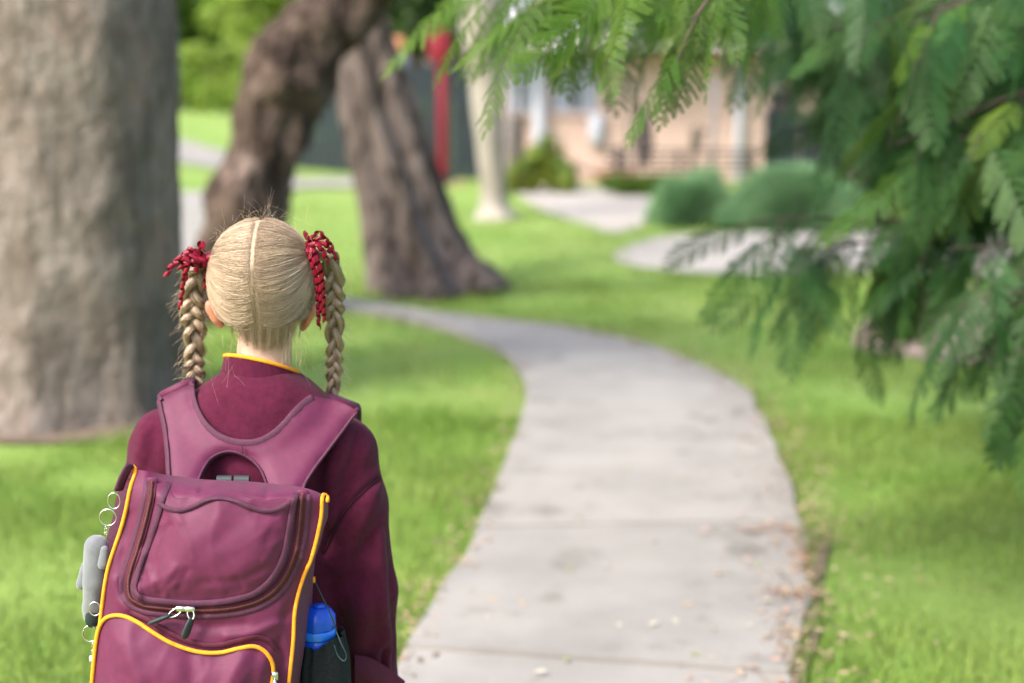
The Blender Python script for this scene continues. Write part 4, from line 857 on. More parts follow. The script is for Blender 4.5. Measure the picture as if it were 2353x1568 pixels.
def mb_loft_open(mb, V):
    n, k = V.shape[:2]; i = np.arange(n - 1)[:, None]; j = np.arange(k - 1)[None]; mb.add(V.reshape(-1, 3), np.stack([i * k + j, i * k + j + 1, (i + 1) * k + j + 1, (i + 1) * k + j], -1).reshape(-1, 4))
# ---- hair: base cap, combed strands to two ties, braids, ribbons
hair = MB(); rg = np.random.default_rng(12)
HR2 = np.array([.0815, .094, .0895])
def unit(v): return v / np.linalg.norm(v, axis=-1, keepdims=True)
TIE = {}
for s, px, py, dy in ((-1, 487, 594, -.002), (1, 716, 582, .004)): TIE[s] = g3(px, py, dy)
def sph(p): return (np.asarray(p) - HC) / HR2
mb = MB(); nth, nph = 60, 80
Vc = []
for i in range(nth):
    t = math.pi * .69 * i / (nth - 1)
    for j in range(nph):
        a = 2 * math.pi * j / nph; front = math.sin(a) > .2
        tt = t if not front else t * (1 - .38 * (math.sin(a) - .2) / .8)
        Vc.append(HC + HR2 * .982 * np.array([math.sin(tt) * math.cos(a), math.sin(tt) * math.sin(a), math.cos(tt)]))
Vc = np.array(Vc).reshape(nth, nph, 3); mb_loft(mb, Vc, False); cap = mb.build('hair', M['scalp'], person)
def strand_bundle(mb, paths, r, tint, sides=3):
    n, k = paths.shape[:2]; T = np.gradient(paths, axis=1); T = unit(T + 1e-9); ref = np.broadcast_to(np.array([.31, .17, .93]), T.shape); A = unit(np.cross(T, ref)); B = np.cross(T, A)
    pr = np.array(r)[:, None] * np.concatenate([[.6], np.ones(k - 3), [.85, .5]])[None]
    th = np.arange(sides) * 2 * np.pi / sides; V = paths[:, :, None] + pr[:, :, None, None] * (np.cos(th)[None, None, :, None] * A[:, :, None] + np.sin(th)[None, None, :, None] * B[:, :, None])
    i = np.arange(n)[:, None, None] * k * sides; j = np.arange(k - 1)[None, :, None] * sides; q = np.arange(sides)[None, None]; q2 = (q + 1) % sides
    F = np.stack([i + j + q, i + j + q2, i + j + sides + q2, i + j + sides + q], -1).reshape(-1, 4)
    mb.add(V.reshape(-1, 3), F, np.repeat(np.clip(tint, 0, 1), k * sides))
NK = (g3(612, 700, .018), g3(606, 905, .004))
def skull(Q):
    e = (np.linalg.norm((Q - HC) / HR2, axis=-1) - 1.0) * .080
    return SDF.smin(e, SDF.one(Q, NK[0], NK[1], .0470, .0475, 1.0), .075)
def outside(W, off):
    sh = W.shape; Q = W.reshape(-1, 3).copy(); off = np.broadcast_to(off, sh[:-1]).ravel()
    for _ in range(2):
        e = skull(Q); m = e < off; q = Q[m]; h = 1e-4; g = np.stack([skull(q + h * np.eye(3)[a]) - e[m] for a in range(3)], 1); g /= np.linalg.norm(g, axis=1, keepdims=True) + 1e-12
        Q[m] = q + g * (off[m] - e[m])[:, None]
    return Q.reshape(sh)
def combed(n, s, seed):
    r = np.random.default_rng(seed); d = r.normal(size=(n * 6, 3)); d = unit(d)
    part = .046 + .012 * (d[:, 2] < 0)
    xs = d[:, 0] - (.055 * np.clip(-d[:, 2], 0, 1) + .0)
    ok = (xs * s > part) & (d[:, 1] < .35) & (d[:, 2] > -.80 + .25 * np.abs(d[:, 0]))
    d = d[ok][:n]; n = len(d)
    # half of the roots sit close to the parting or the nape line
    m = n // 2; edge = r.random(m) < .72
    ph = r.uniform(-.75, 1.25, m); dp = np.stack([np.full(m, 0.), -np.cos(ph), np.sin(ph)], 1); dp[:, 0] = s * (.040 + np.abs(r.normal(0, .040, m))) + .055 * np.clip(-dp[:, 2], 0, 1)
    ph2 = r.uniform(0, 1.35, m); dn = np.stack([s * np.sin(ph2) * .78 , -np.cos(ph2) * .78, -.66 - .10 * r.random(m)], 1)
    d[:m] = unit(np.where(edge[:, None], dp, dn))
    tie = unit(sph(TIE[s])); k = 14; t = np.linspace(0, 1, k)[None, :, None]
    om = np.arccos(np.clip(d @ tie, -1, .9999))[:, None, None]; P = (np.sin((1 - t) * om) * d[:, None] + np.sin(t * om) * tie) / np.sin(om)
    low = np.clip(-d[:, 2] + .35, 0, 1.2)[:, None]; lump = np.sin(d[:, 2] * 17 + d[:, 1] * 9 + s)[:, None] + .6 * np.sin(d[:, 2] * 31 - d[:, 1] * 14)[:, None]; sag = (np.sin(np.pi * t[..., 0] ** .8) * (.03 + .21 * low + .022 * lump + .025 * r.normal(size=(n, 1))) * om[..., 0])
    P[:, :, 2] -= sag; P[:, :, 0] += s * .05 * np.sin(np.pi * t[..., 0]) * low
    P = unit(P); lift = 1.0 + .012 * r.random((n, 1)) + .018 * np.sin(np.pi * t[..., 0]) * r.random((n, 1)) + .03 * t[..., 0] ** 4
    ang = np.arctan2(P[:, 7, 2] - tie[2], P[:, 7, 1] - tie[1]); clump = np.sin(ang * 23 + 3 * s) * .5 + np.sin(ang * 57 + 1) * .35 + np.sin(ang * 11) * .4
    lift += .0045 * (clump[:, None] * np.sin(np.pi * t[..., 0]))
    W = HC + HR2 * P * lift[..., None]; W = outside(W, np.maximum(.0008, (lift - 1) * .085)); W[:, -1] = TIE[s] + r.normal(0, .0035, (n, 3)); W[:, -2] = .5 * W[:, -1] + .5 * W[:, -2]
    W += r.normal(0, .0003, W.shape) + (.0011 * np.sin(t[..., 0] * r.uniform(3, 9, (n, 1)) + r.uniform(0, 6, (n, 1))))[..., None] * r.normal(size=(n, 1, 3))
    return W, .58 + .17 * clump + r.normal(0, .13, n)
for s in (-1, 1):
    W, tn = combed(7500, s, 60 + s); strand_bundle(hair, W, rg.uniform(.00024, .00046, len(W)), tn)
# loose flyaway hairs: crown, nape, temples
def fly(n, pts, spread, ln, dirs, seed, rad=.00022, curl=.5):
    r = np.random.default_rng(seed); c = np.array(pts, float)[r.integers(0, len(pts), n)] + r.normal(0, spread, (n, 3)); d = unit(np.array(dirs, float)[None] + r.normal(0, .55, (n, 3))); l_ = ln * r.uniform(.35, 1.15, (n, 1, 1)); t = np.linspace(0, 1, 12)[None, :, None]
    b = unit(r.normal(size=(n, 3)))[:, None]; P = c[:, None] + d[:, None] * l_ * t + b * l_ * curl * t ** 2 * r.uniform(.1, 1, (n, 1, 1)) + np.array([0, 0, -1.]) * l_ * .22 * t ** 2
    strand_bundle(hair, P, np.full(n, rad), np.clip(r.normal(1.0, .15, n), 0, 1))
top = [g3(x, y, .01) for x, y in ((585, 512), (600, 508), (612, 508), (625, 512), (570, 516))]
fly(80, top, .006, .026, (.1, 0, 1.0), 71, .00010, 1.0); fly(30, top, .012, .038, (.3, -.1, .9), 72, .00010, 1.2)
fly(60, [g3(x, y, -.03) for x, y in ((520, 540), (500, 560), (680, 540), (640, 515), (700, 565))], .01, .022, (0, 0, .8), 73, .00013)
nape = [g3(x, y, -.025) for x, y in ((545, 775), (575, 790), (600, 795), (640, 790), (670, 775), (690, 765))]
fly(110, nape, .007, .030, (0, .05, -1.1), 74, .00016, .4); fly(30, [g3(x, y, -.02) for x, y in ((520, 800), (530, 815), (690, 800), (695, 780))], .006, .048, (0, -.1, -1), 75, .00010, .7)
fly(5, [g3(500, 850, -.06), g3(530, 850, -.06)], .006, .05, (-.3, -.3, -.7), 76, .00009, .9)
# short hair of the nape, lying on the neck and swept up into the combed hair
def on_head(px, py, off):
    d = ray(px, py); d = d / np.linalg.norm(d, axis=-1, keepdims=True); t = np.full(np.shape(px), 1.9)
    for _ in range(50):
        Q = d * t[..., None] + [0, 0, CAMZ]; e = skull(Q); t = t + np.where(t < 2.5, np.maximum(e, -.01) * .8, 0)
    return d * (t - off)[..., None] + [0, 0, CAMZ]
r_ = np.random.default_rng(66); n_ = 2000; x0 = np.clip(r_.normal(0, .52, n_), -1, 1); y0 = 782 - 26 * np.abs(x0) ** 2 + np.minimum(r_.normal(-16, 22, n_), 24); sg = np.sign(x0 + .04)
tt = np.linspace(0, 1, 10)[None]; px_ = 612 + 76 * x0[:, None] + (sg * r_.uniform(8, 34, n_))[:, None] * tt ** 1.3 * (.4 + np.abs(x0))[:, None]; py_ = y0[:, None] - r_.uniform(60, 130, n_)[:, None] * tt
px_ = 608 + np.clip(px_ - 608, -104, 96)
strand_bundle(hair, on_head(px_, py_, .0006 + .0022 * r_.random((n_, 1)) * np.linspace(.3, 1, 10)[None]), r_.uniform(.00014, .00034, n_), .52 + .2 * np.sin(x0 * 26) + r_.normal(0, .18, n_))
hair.build('strands', M['hair'], cap)
# skin seen along the parting: a flat pale band lying on the base cap
mb = MB(); ph = np.linspace(1.45, -.62, 60); wv = np.interp(np.linspace(0, 1, 60), [0, .25, .8, 1], [.005, .0085, .007, .002]) * (1 + .25 * np.sin(np.arange(60) * 1.3) * np.sin(np.arange(60) * .37)); cx_ = .002 + .05 * np.clip(-np.sin(ph), 0, 1)
rows = [HC + HR2 * (.9935 if abs(q) < 1 else .980) * np.stack([cx_ + q * wv / HR2[0], -np.cos(ph), np.sin(ph)], 1) for q in (-1.2, -.6, 0, .6, 1.2)]; mb_loft_open(mb, np.stack(rows, 1)); mb.build('parting', M['scalpskin'], cap)

def braid(path, wid, seed, turns):
    r = np.random.default_rng(seed); n = 150; C = spline(np.array(path), n); Wd = np.interp(np.linspace(0, 1, n), np.linspace(0, 1, len(wid)), wid)
    T, _, _ = frames(C); ax = np.array([1., 0, 0]) - T * T[:, :1]; ax = unit(ax); ay = np.cross(T, ax); root = MB()
    for q in range(3):
        ph = 2 * np.pi * turns * (np.linspace(0, 1, n) ** 1.12 + .018 * np.sin(np.linspace(0, 19, n) + seed)) + q * 2 * np.pi / 3; ctr = C + ax * (np.sin(ph) * Wd * .46)[:, None] + ay * (np.sin(2 * ph) * Wd * .26)[:, None]
        tube(root, ctr, Wd * .25, 10, True, .35)
        m = 46; aa = r.uniform(0, 6.28, m); rr = np.sqrt(r.random(m)) * .30 + .03 + .05 * (r.random(m) < .12); tw = r.uniform(.5, 2.2, m)
        s_ = np.linspace(0, 1, n)[None]; an = aa[:, None] + tw[:, None] * s_ * turns * .6
        P = ctr[None] + ax[None] * (np.cos(an) * rr[:, None] * Wd[None])[..., None] + ay[None] * (np.sin(an) * rr[:, None] * Wd[None])[..., None]
        strand_bundle(root, P, r.uniform(.00040, .00065, m), r.normal(.34, .27, m))
    m = 300; i = r.integers(10, n - 14, m); d = unit(r.normal(size=(m, 3)) * [1, .6, .5]); t = np.linspace(0, 1, 10)[None, :, None]; P = C[i][:, None] + ax[i][:, None] * Wd[i][:, None, None] * .5 * np.sign(d[:, :1])[:, None] + d[:, None] * t * r.uniform(.006, .03, (m, 1, 1)) - T[i][:, None] * 0 + np.array([0, 0, -1.]) * (.012 * t ** 2)
    strand_bundle(root, P, np.full(m, .00015), r.normal(.8, .2, m))
    return root
bl = braid([g3(472, 600, .0), g3(455, 625, .02), g3(444, 670, .03), g3(443, 720, .035), g3(447, 770, .04), g3(446, 820, .045), g3(450, 880, .05), g3(455, 960, .055)], [.017, .028, .031, .028, .025, .023, .021, .018], 81, 3.6).build('braid', M['hair'], person)
br = braid([g3(728, 586, .005), g3(756, 590, .02), g3(765, 630, .03), g3(767, 690, .035), g3(768, 760, .04), g3(768, 830, .045), g3(765, 900, .05), g3(764, 985, .055)], [.016, .023, .0245, .022, .020, .018, .014, .012], 82, 3.9).build('braid', M['hair'], person)
bl['label'] = 'thicker braid hanging beside the broad trunk'; br['label'] = 'slimmer braid hanging over the lawn'
# ribbons
def curl(mb, path, seed, rad=.0042, pitch=.0085, wd=.0092):
    n0 = 90; C = spline(np.array(path), n0); d = np.concatenate([[0], np.cumsum(np.linalg.norm(np.diff(C, axis=0), axis=1))]); L_ = d[-1]; n = max(40, int(L_ / pitch * 18)); s = np.linspace(0, L_, n); C = np.stack([np.interp(s, d, C[:, q]) for q in range(3)], 1)
    T, N, B = frames(C); a = s / pitch * 2 * np.pi + seed; rr = rad * (1 - .25 * s / L_); rad_v = N * np.cos(a)[:, None] + B * np.sin(a)[:, None]; H = C + rad_v * rr[:, None]
    e = T * .5 * wd; V = np.stack([H - e, H - e * .3 + rad_v * .0004, H + e * .3 + rad_v * .0004, H + e], 1)
    mb_loft_open(mb, V)
def bow(name_label, tie, tails, band, seed):
    root = MB(); tube(root, band, np.interp(np.linspace(0, 1, len(band)), [0, .5, 1], [.008, .0105, .008]), 14); o = root.build('hair_ribbon', M['ribbon'], person); o['label'] = name_label
    r = np.random.default_rng(seed)
    for q, t in enumerate(tails):
        m = MB(); P = [g3(x, y, dy) for x, y, dy in t]; curl(m, P, r.uniform(0, 6), r.uniform(.0040, .0056), r.uniform(.0125, .0165)); m.build('ribbon_curl', M['ribbon'], o)
bow('red curled ribbon bow beside the broad trunk', TIE[-1], [
    [(475, 600, -.01), (450, 585, -.015), (420, 590, -.015), (395, 610, -.01), (382, 632, -.01)], [(470, 592, -.012), (455, 575, -.02), (462, 560, -.02), (472, 572, -.02)], [(470, 600, -.015), (440, 580, -.02), (415, 590, -.02), (405, 605, -.02)],
    [(462, 605, -.012), (430, 600, -.015), (422, 640, -.012), (417, 680, -.01), (413, 708, -.01)], [(465, 610, -.02), (440, 605, -.02), (425, 605, -.02), (412, 615, -.02)], [(470, 598, -.02), (445, 600, -.025), (450, 615, -.025), (452, 628, -.02)],
    [(465, 590, -.015), (440, 572, -.015), (432, 580, -.015), (428, 596, -.01)], [(470, 606, -.018), (450, 596, -.03), (436, 598, -.03), (425, 592, -.03)], [(474, 612, -.012), (472, 640, -.008), (472, 662, -.005)], [(470, 602, -.015), (440, 598, -.022), (428, 620, -.02), (426, 640, -.02)], [(470, 600, -.02), (436, 588, -.022), (415, 600, -.018), (400, 605, -.015)]],
    [g3(497, 590, -.008), g3(490, 588, -.010), g3(482, 592, -.010), g3(474, 602, -.008)], 91)
bow('red curled ribbon bow on the slimmer braid', TIE[1], [
    [(708, 570, -.015), (705, 545, -.02), (700, 536, -.02), (712, 548, -.02)], [(712, 560, -.02), (720, 540, -.022), (735, 535, -.02), (748, 548, -.015)], [(715, 560, -.02), (738, 545, -.02), (758, 560, -.012), (770, 590, -.008), (776, 600, 0)], [(712, 570, -.022), (716, 600, -.028), (726, 640, -.025), (730, 690, -.02), (732, 752, -.015)],
    [(716, 565, -.025), (726, 590, -.03), (738, 630, -.028), (742, 680, -.022), (744, 735, -.018)], [(720, 560, -.02), (745, 560, -.022), (756, 575, -.018), (768, 582, -.01)], 
    [(714, 565, -.025), (720, 590, -.032), (732, 625, -.03), (736, 660, -.026), (738, 720, -.02)], [(716, 562, -.028), (730, 560, -.032), (745, 585, -.028), (752, 600, -.02)]],
    [g3(703, 582, -.006), g3(710, 580, -.008), g3(718, 582, -.008), g3(727, 586, -.004)], 92)
# ------------------------------------------------------------------ backpack
M.update(
    nylon=pm('maroon_nylon', (.102, .0105, .045), (.083, .0088, .038), 70, 8, .60, .35, 700, spec=.30, sheen=.06, bdist=.0008),
    webbing=pm('webbing', (.075, .018, .044), (.052, .012, .031), 300, 3, .75, .5, 700, spec=.35, bdist=.0008),
    zipper=pm('zip_coil', (.10, .020, .02), (.07, .014, .014), 300, 3, .4, spec=.5), tape=pm('zip_tape', (.075, .009, .024), (.06, .007, .02), 200, 3, .75),
    chrome=pm('chrome', (.72, .71, .68), (.6, .6, .58), 40, 3, .18, metal=1), rubber=pm('rubber_pull', (.020, .030, .034), (.026, .038, .042), 60, 3, .5),
    plush=pm('grey_plush', (.155, .165, .178), (.13, .14, .152), 90, 5, 1, .5, 600, sheen=.5, spec=.05, bdist=.002), pocket=pm('black_mesh', (.008, .010, .012), (.014, .017, .02), 200, 3, .8, .5, 900, spec=.2, bdist=.001),
    bottle=pm('blue_plastic', (.004, .07, .55), (.004, .065, .50), 10, 2, .22, spec=.5), bottle2=pm('blue_plastic_pale', (.02, .17, .72), (.02, .16, .68), 10, 2, .2, spec=.5), cord=pm('dark_cord', (.012, .03, .034), (.016, .034, .04), 100, 2, .6))
BYF, BYB = 2.035, 2.165
LIDC = np.array([(385, 1100), (372, 1130), (360, 1170), (345, 1220), (325, 1275), (308, 1320), (303, 1345), (310, 1365), (335, 1378), (380, 1384), (440, 1388), (500, 1386), (550, 1378), (590, 1365), (622, 1340), (645, 1310), (662, 1270), (672, 1220), (680, 1170), (688, 1128)], float)
LEFT = np.array([(309, 1078), (300, 1120), (290, 1170), (278, 1215), (262, 1262), (250, 1300), (241, 1345), (234, 1400), (226, 1470), (218, 1545), (210, 1640), (204, 1720), (210, 1790)], float)
RIGHT = np.array([(748, 1140), (738, 1185), (727, 1240), (714, 1285), (697, 1325), (685, 1365), (677, 1410), (674, 1470), (668, 1530), (660, 1600), (650, 1700), (640, 1770)], float)
TOPE = np.array([(309, 1078), (340, 1082), (380, 1090), (420, 1094), (460, 1100), (520, 1103), (580, 1106), (640, 1112), (690, 1118), (725, 1128), (748, 1140)], float)
POCK = np.array([(204, 1720), (212, 1600), (218, 1530), (224, 1470), (232, 1435), (246, 1415), (268, 1408), (292, 1411), (320, 1424), (352, 1445), (390, 1468), (430, 1484), (470, 1493), (510, 1493), (550, 1484), (585, 1479), (610, 1490), (626, 1512), (630, 1540), (624, 1580), (612, 1640), (604, 1760)], float)
Ls, Rs, Ts = spline(LEFT, 70), spline(RIGHT, 70), spline(TOPE, 60)
BOT = np.array([(210, 1790), (300, 1822), (430, 1832), (560, 1815), (640, 1770)], float)
OUT = np.concatenate([Ts, Rs[1:], spline(BOT[::-1], 40)[1:], Ls[::-1][1:-1]])
LIDP = np.concatenate([spline(LIDC, 120), spline(np.array([(688, 1128), (660, 1142), (620, 1152), (570, 1140), (530, 1122), (505, 1118), (470, 1128), (430, 1143), (400, 1140), (385, 1100)], float), 60)[1:-1]])
LIDP = LIDP[:, :]
POCKP = np.concatenate([spline(POCK, 150), np.array([[560, 1800], [430, 1812], [300, 1802], [225, 1770]])])
CREASE = [([(330, 1270), (318, 1330), (322, 1370)], .004, 9), ([(300, 1180), (282, 1290), (285, 1360)], -.003, 10), ([(262, 1330), (272, 1380), (290, 1400)], .003, 8), ([(700, 1300), (690, 1360), (650, 1420)], -.003, 12), ([(640, 1430), (580, 1455), (520, 1462)], .003, 10), ([(690, 1260), (705, 1300)], .003, 8), ([(640, 1470), (650, 1520), (640, 1568)], -.004, 10), ([(400, 1420), (470, 1440), (560, 1432)], -.0025, 12),
          ([(410, 1112), (450, 1122), (500, 1108)], .004, 7), ([(540, 1110), (600, 1130), (650, 1122)], -.004, 8), ([(470, 1104), (462, 1125)], -.004, 6), ([(560, 1108), (575, 1128)], -.004, 6), ([(620, 1115), (610, 1138)], -.0035, 6)]
def bag_y(px, py, lift=0.0):
    p = np.stack([np.asarray(px, float).ravel(), np.asarray(py, float).ravel()], 1)
    u = np.clip((p[:, 1] - 1140) / 600, -.2, 1.2); y = BYF - .05 * u
    Lx = np.interp(p[:, 1], Ls[:, 1], Ls[:, 0]); Rx = np.interp(p[:, 1], Rs[:, 1], Rs[:, 0]); s = np.clip((p[:, 0] - Lx) / (Rx - Lx), 0, 1)
    y = y - .030 * (1 - np.abs(2 * s - 1) ** 3.0)
    tz = 1146 + 0 * s; tb = np.interp(p[:, 0], Ts[:, 0], Ts[:, 1]); q = np.clip((tz - p[:, 1]) / np.maximum(tz - tb, 6), 0, 1); y = y + .085 * q ** 2 * np.clip(4 * np.minimum(s, 1 - s), .25, 1)
    for poly, am, wd in CREASE: y = y - 1.5 * am * np.exp(-(seg_dist(p, np.array(poly, float)) / wd) ** 2)
    cr = 1 - np.abs(sinnoise(p * [1, .5] + 8 * np.stack([sinnoise(p, .02, 8), sinnoise(p, .02, 9)], 1), .05, 27)); y = y - .0011 * np.clip(cr, -.5, 1) ** 3
    y = y - .0010 * sinnoise(p, .03, 21) - .0004 * sinnoise(p, .08, 22)
    return y.reshape(np.shape(px)) - lift
def bag_pt(px, py, lift=0.0): return at(px, py, bag_y(px, py, lift))
bag = thing('backpack', bag_pt(430., 1830.) * [1, 1, 1], 'maroon school backpack with yellow piping worn on the back of the child', 'backpack')
V2, T2, bd = fill2d(OUT, 7.0); V3 = bag_pt(V2[:, 0], V2[:, 1]); mb = MB(); mb.add(V3, T2)
# sides, bottom and back of the body
ring0 = V3[bd]; cen = ring0.mean(0); Q = [ring0]
for k, (f, bulge) in enumerate(((.35, .010), (.7, .012), (1, .0))):
    R_ = ring0.copy(); R_[:, 1] = ring0[:, 1] + (BYB - ring0[:, 1]) * f; dv = ring0 - cen; dv[:, 1] = 0; dv /= np.linalg.norm(dv, axis=1, keepdims=True); R_ += dv * bulge * np.array([1, 0, .4]); R_[:, 2] -= .085 * f * sstep(-OUT[:, 1], -1330, -1120); R_[:, 0] -= .024 * f * sstep(OUT[:, 0], 600, 690) * sstep(-OUT[:, 1], -1420, -1180); Q.append(R_)
mb_loft(mb, np.stack(Q), False); back = Q[-1]; c0 = back.mean(0); k = len(back); mb.add(np.concatenate([back, c0[None]]), [[i, (i + 1) % k, k] for i in range(k)]); body = mb.build('main_compartment', M['nylon'], bag)
def panel(poly, step, liftf, mat, name, parent, thick=.006):
    V2, T2, bd = fill2d(poly, step); V3 = bag_pt(V2[:, 0], V2[:, 1]); lf = liftf(V2); V3[:, 1] -= lf; mb = MB(); mb.add(V3, T2)
    r0 = V3[bd]; r1 = r0.copy(); r1[:, 1] += thick; mb_loft(mb, np.stack([r0, r1]), False); return mb.build(name, mat, parent)
LCRE = [([(395, 1200), (372, 1260), (360, 1310)], -.006, 9), ([(410, 1290), (380, 1340)], .004, 8), ([(440, 1300), (415, 1345)], -.004, 8), ([(365, 1150), (395, 1165), (420, 1190)], .004, 8), ([(640, 1180), (615, 1240)], -.003, 9), ([(640, 1240), (612, 1280)], .0035, 8), ([(650, 1270), (620, 1310)], -.003, 7), ([(470, 1330), (560, 1325), (610, 1300)], -.003, 10), ([(345, 1300), (360, 1350)], .004, 8), ([(520, 1350), (500, 1330)], .003, 6), ([(560, 1345), (545, 1318)], -.003, 6), ([(380, 1375), (390, 1345), (410, 1330)], .003, 6)]
def lid_lift(p):
    d = seg_dist(p, LIDP, True); l = .004 + .022 * (1 - np.exp(-(d / 60.) ** 1.5))
    for poly, am, wd in LCRE: l += .5 * am * np.exp(-(seg_dist(p, np.array(poly, float)) / wd) ** 2)
    cr = 1 - np.abs(sinnoise(p + 9 * np.stack([sinnoise(p, .02, 4), sinnoise(p, .02, 5)], 1), .055, 25)); l += .0013 * np.clip(cr, -.5, 1) ** 3 * np.exp(-(d / 60.) ** 2)
    return l + .0007 * sinnoise(p, .04, 23)
lid = panel(LIDP, 6.0, lid_lift, M['nylon'], 'lid', bag)
def pock_lift(p):
    d = seg_dist(p, POCKP[:150]); l = .006 + .020 * (1 - np.exp(-(d / 40.) ** 1.4))
    for poly, am, wd in ([[(300, 1430), (310, 1500), (350, 1600)], .004, 16], [[(260, 1440), (270, 1520), (290, 1600)], -.003, 14], [[(440, 1500), (450, 1560), (430, 1640)], -.005, 20], [[(560, 1500), (530, 1560), (470, 1620)], .005, 16], [[(590, 1500), (580, 1560), (540, 1640)], -.004, 14]): l += am * np.exp(-(seg_dist(p, np.array(poly, float)) / wd) ** 2)
    cr = 1 - np.abs(sinnoise(p * [1, .45] + 9 * np.stack([sinnoise(p, .02, 6), sinnoise(p, .02, 7)], 1), .035, 26)); l += .0012 * np.clip(cr, -.5, 1) ** 3
    return l + .0009 * sinnoise(p, .03, 24)
pock = panel(POCKP, 7.0, pock_lift, M['nylon'], 'front_pocket', bag, .012)
def px_ribbon(curve, wpx, lift, mat, name, parent, n=90, thick=.0012, closed=False):
    C = spline(np.array(curve, float), n); T = np.gradient(C, axis=0); T /= np.linalg.norm(T, axis=1, keepdims=True); N = np.stack([-T[:, 1], T[:, 0]], 1)
    w_ = np.array([-.5, -.49, -.475, 0, .475, .49, .5]) * wpx; lf = np.array([-.0014, -.0003, .0, .0001, .0, -.0003, -.0014])
    G = C[:, None] + N[:, None] * w_[None, :, None]; V = bag_pt(G[..., 0], G[..., 1]); V[..., 1] -= (lift + lf)[None]; mb = MB(); mb_loft_open(mb, V); return mb.build(name, mat, parent)
def px_tube(curve, r, lift, mat, name, parent, n=110, sides=10):
    C = spline(np.array(curve, float), n); P = bag_pt(C[:, 0], C[:, 1]); P[:, 1] -= lift; mb = MB(); tube(mb, P, r, sides); return mb.build(name, mat, parent)
def offset(curve, d, n=60):
    C = spline(np.array(curve, float), n); T = np.gradient(C, axis=0); T /= np.linalg.norm(T, axis=1, keepdims=True); return C + np.stack([-T[:, 1], T[:, 0]], 1) * d
# yellow piping down both edges and round the pocket
PIPL = np.concatenate([[(302, 1082), (303, 1074), (310, 1071)], LEFT[0:1] + [2, 8], LEFT[1:]]); px_tube(PIPL, .0029, .002, M['trim'], 'piping', bag)
PIPR = np.concatenate([[(752, 1152), (753, 1141), (747, 1135), (741, 1140)], RIGHT[1:] + [0, 0]]); px_tube(PIPR, .0029, .002, M['trim'], 'piping', bag)
C = spline(POCK, 140); P = bag_pt(C[:, 0], C[:, 1]); P[:, 1] -= .009; mb = MB(); tube(mb, P, .0031, 10); mb.build('piping', M['trim'], pock)
# zips: tape, coil teeth, webbing bands
ZIPC = np.array([(352, 1104), (345, 1150), (332, 1205), (316, 1260), (300, 1310), (294, 1345), (301, 1372), (330, 1389), (380, 1396), (440, 1400), (500, 1399), (555, 1391), (600, 1376), (636, 1350), (662, 1312), (680, 1265), (689, 1210), (694, 1150), (697, 1132)], float)
px_ribbon(offset(ZIPC, 0), 19, .0022, M['tape'], 'zip_tape', bag, 160)
px_ribbon(offset(ZIPC, 15), 12, .0016, M['webbing'], 'binding', bag, 160); px_ribbon(offset(LIDC, -7), 14, .0085, M['webbing'], 'binding', lid, 160)
def coil(curve, lift, wpx, name, parent, pitch_px):
    C = spline(np.array(curve, float), 400); d = np.concatenate([[0], np.cumsum(np.linalg.norm(np.diff(C, axis=0), axis=1))]); m = int(d[-1] / pitch_px); s = np.linspace(0, d[-1], m); Q = np.stack([np.interp(s, d, C[:, 0]), np.interp(s, d, C[:, 1])], 1); T = np.gradient(Q, axis=0); T /= np.linalg.norm(T, axis=1, keepdims=True); N = np.stack([-T[:, 1], T[:, 0]], 1); mb = MB()
    A = bag_pt(*(Q - N * wpx / 2).T); B = bag_pt(*(Q + N * wpx / 2).T); Cn = bag_pt(*Q.T)
    for i in range(m):
        P = np.stack([A[i], Cn[i] - [0, .0016, 0], B[i]]); P[:, 1] -= lift; tube(mb, P, .00085, 5)
    return mb.build(name, M['zipper'], parent)
coil(ZIPC, .0036, 9, 'zip_teeth', bag, 3.2)
ZP = np.array([(300, 1405), (340, 1422), (380, 1446), (425, 1468), (470, 1479), (510, 1479), (550, 1470), (590, 1463), (620, 1470), (638, 1490)], float); px_ribbon(ZP, 12, .0035, M['tape'], 'zip_tape', pock, 80)
ZT = np.array([(368, 1150), (392, 1163), (420, 1166), (450, 1156), (480, 1141), (508, 1136), (540, 1142), (575, 1158), (610, 1167), (640, 1164), (668, 1150)], float); px_ribbon(ZT, 11, .013, M['webbing'], 'zip_tape', lid, 80)
for e in ((352, 1100), (697, 1128)):
    mb = MB(); c = bag_pt(*e); box(mb, c - [0, .006, .002], (.016, .004, .012), bev=.0012); mb.build('zip_stop', M['nylon'], bag)
def rivet_pull(top, mid, end, label=None):
    mb = MB(); a, b, c = (bag_pt(*top) - [0, .013, 0]), (bag_pt(*mid) - [0, .016, 0]), (bag_pt(*end) - [0, .016, 0])
    box(mb, a, (.016, .005, .009), bev=.002); s = mb.build('zip_slider', M['chrome'], bag); r_ = MB(); th = np.linspace(0, 2 * np.pi, 18)[:-1]; ctr = a * .45 + b * .55; ax = (b - a); l_ = np.linalg.norm(ax); ax /= l_; sd = np.cross(ax, [0, 1, 0]); tube(r_, ctr + np.cos(th)[:, None] * ax * l_ * .62 + np.sin(th)[:, None] * sd * .005, .0013, 8, closed=True); r_.build('pull_ring', M['chrome'], s)
    p = MB(); d = (c - b) / np.linalg.norm(c - b); tube(p, b + d * np.linspace(0, np.linalg.norm(c - b), 9)[:, None], [.0045, .0066, .0074, .0078, .0080, .0082, .0082, .0072, .003], 12, flat=.45); p.build('pull_tab', M['rubber'], s)
rivet_pull((420, 1391), (398, 1404), (346, 1424)); rivet_pull((440, 1392), (446, 1410), (428, 1458))
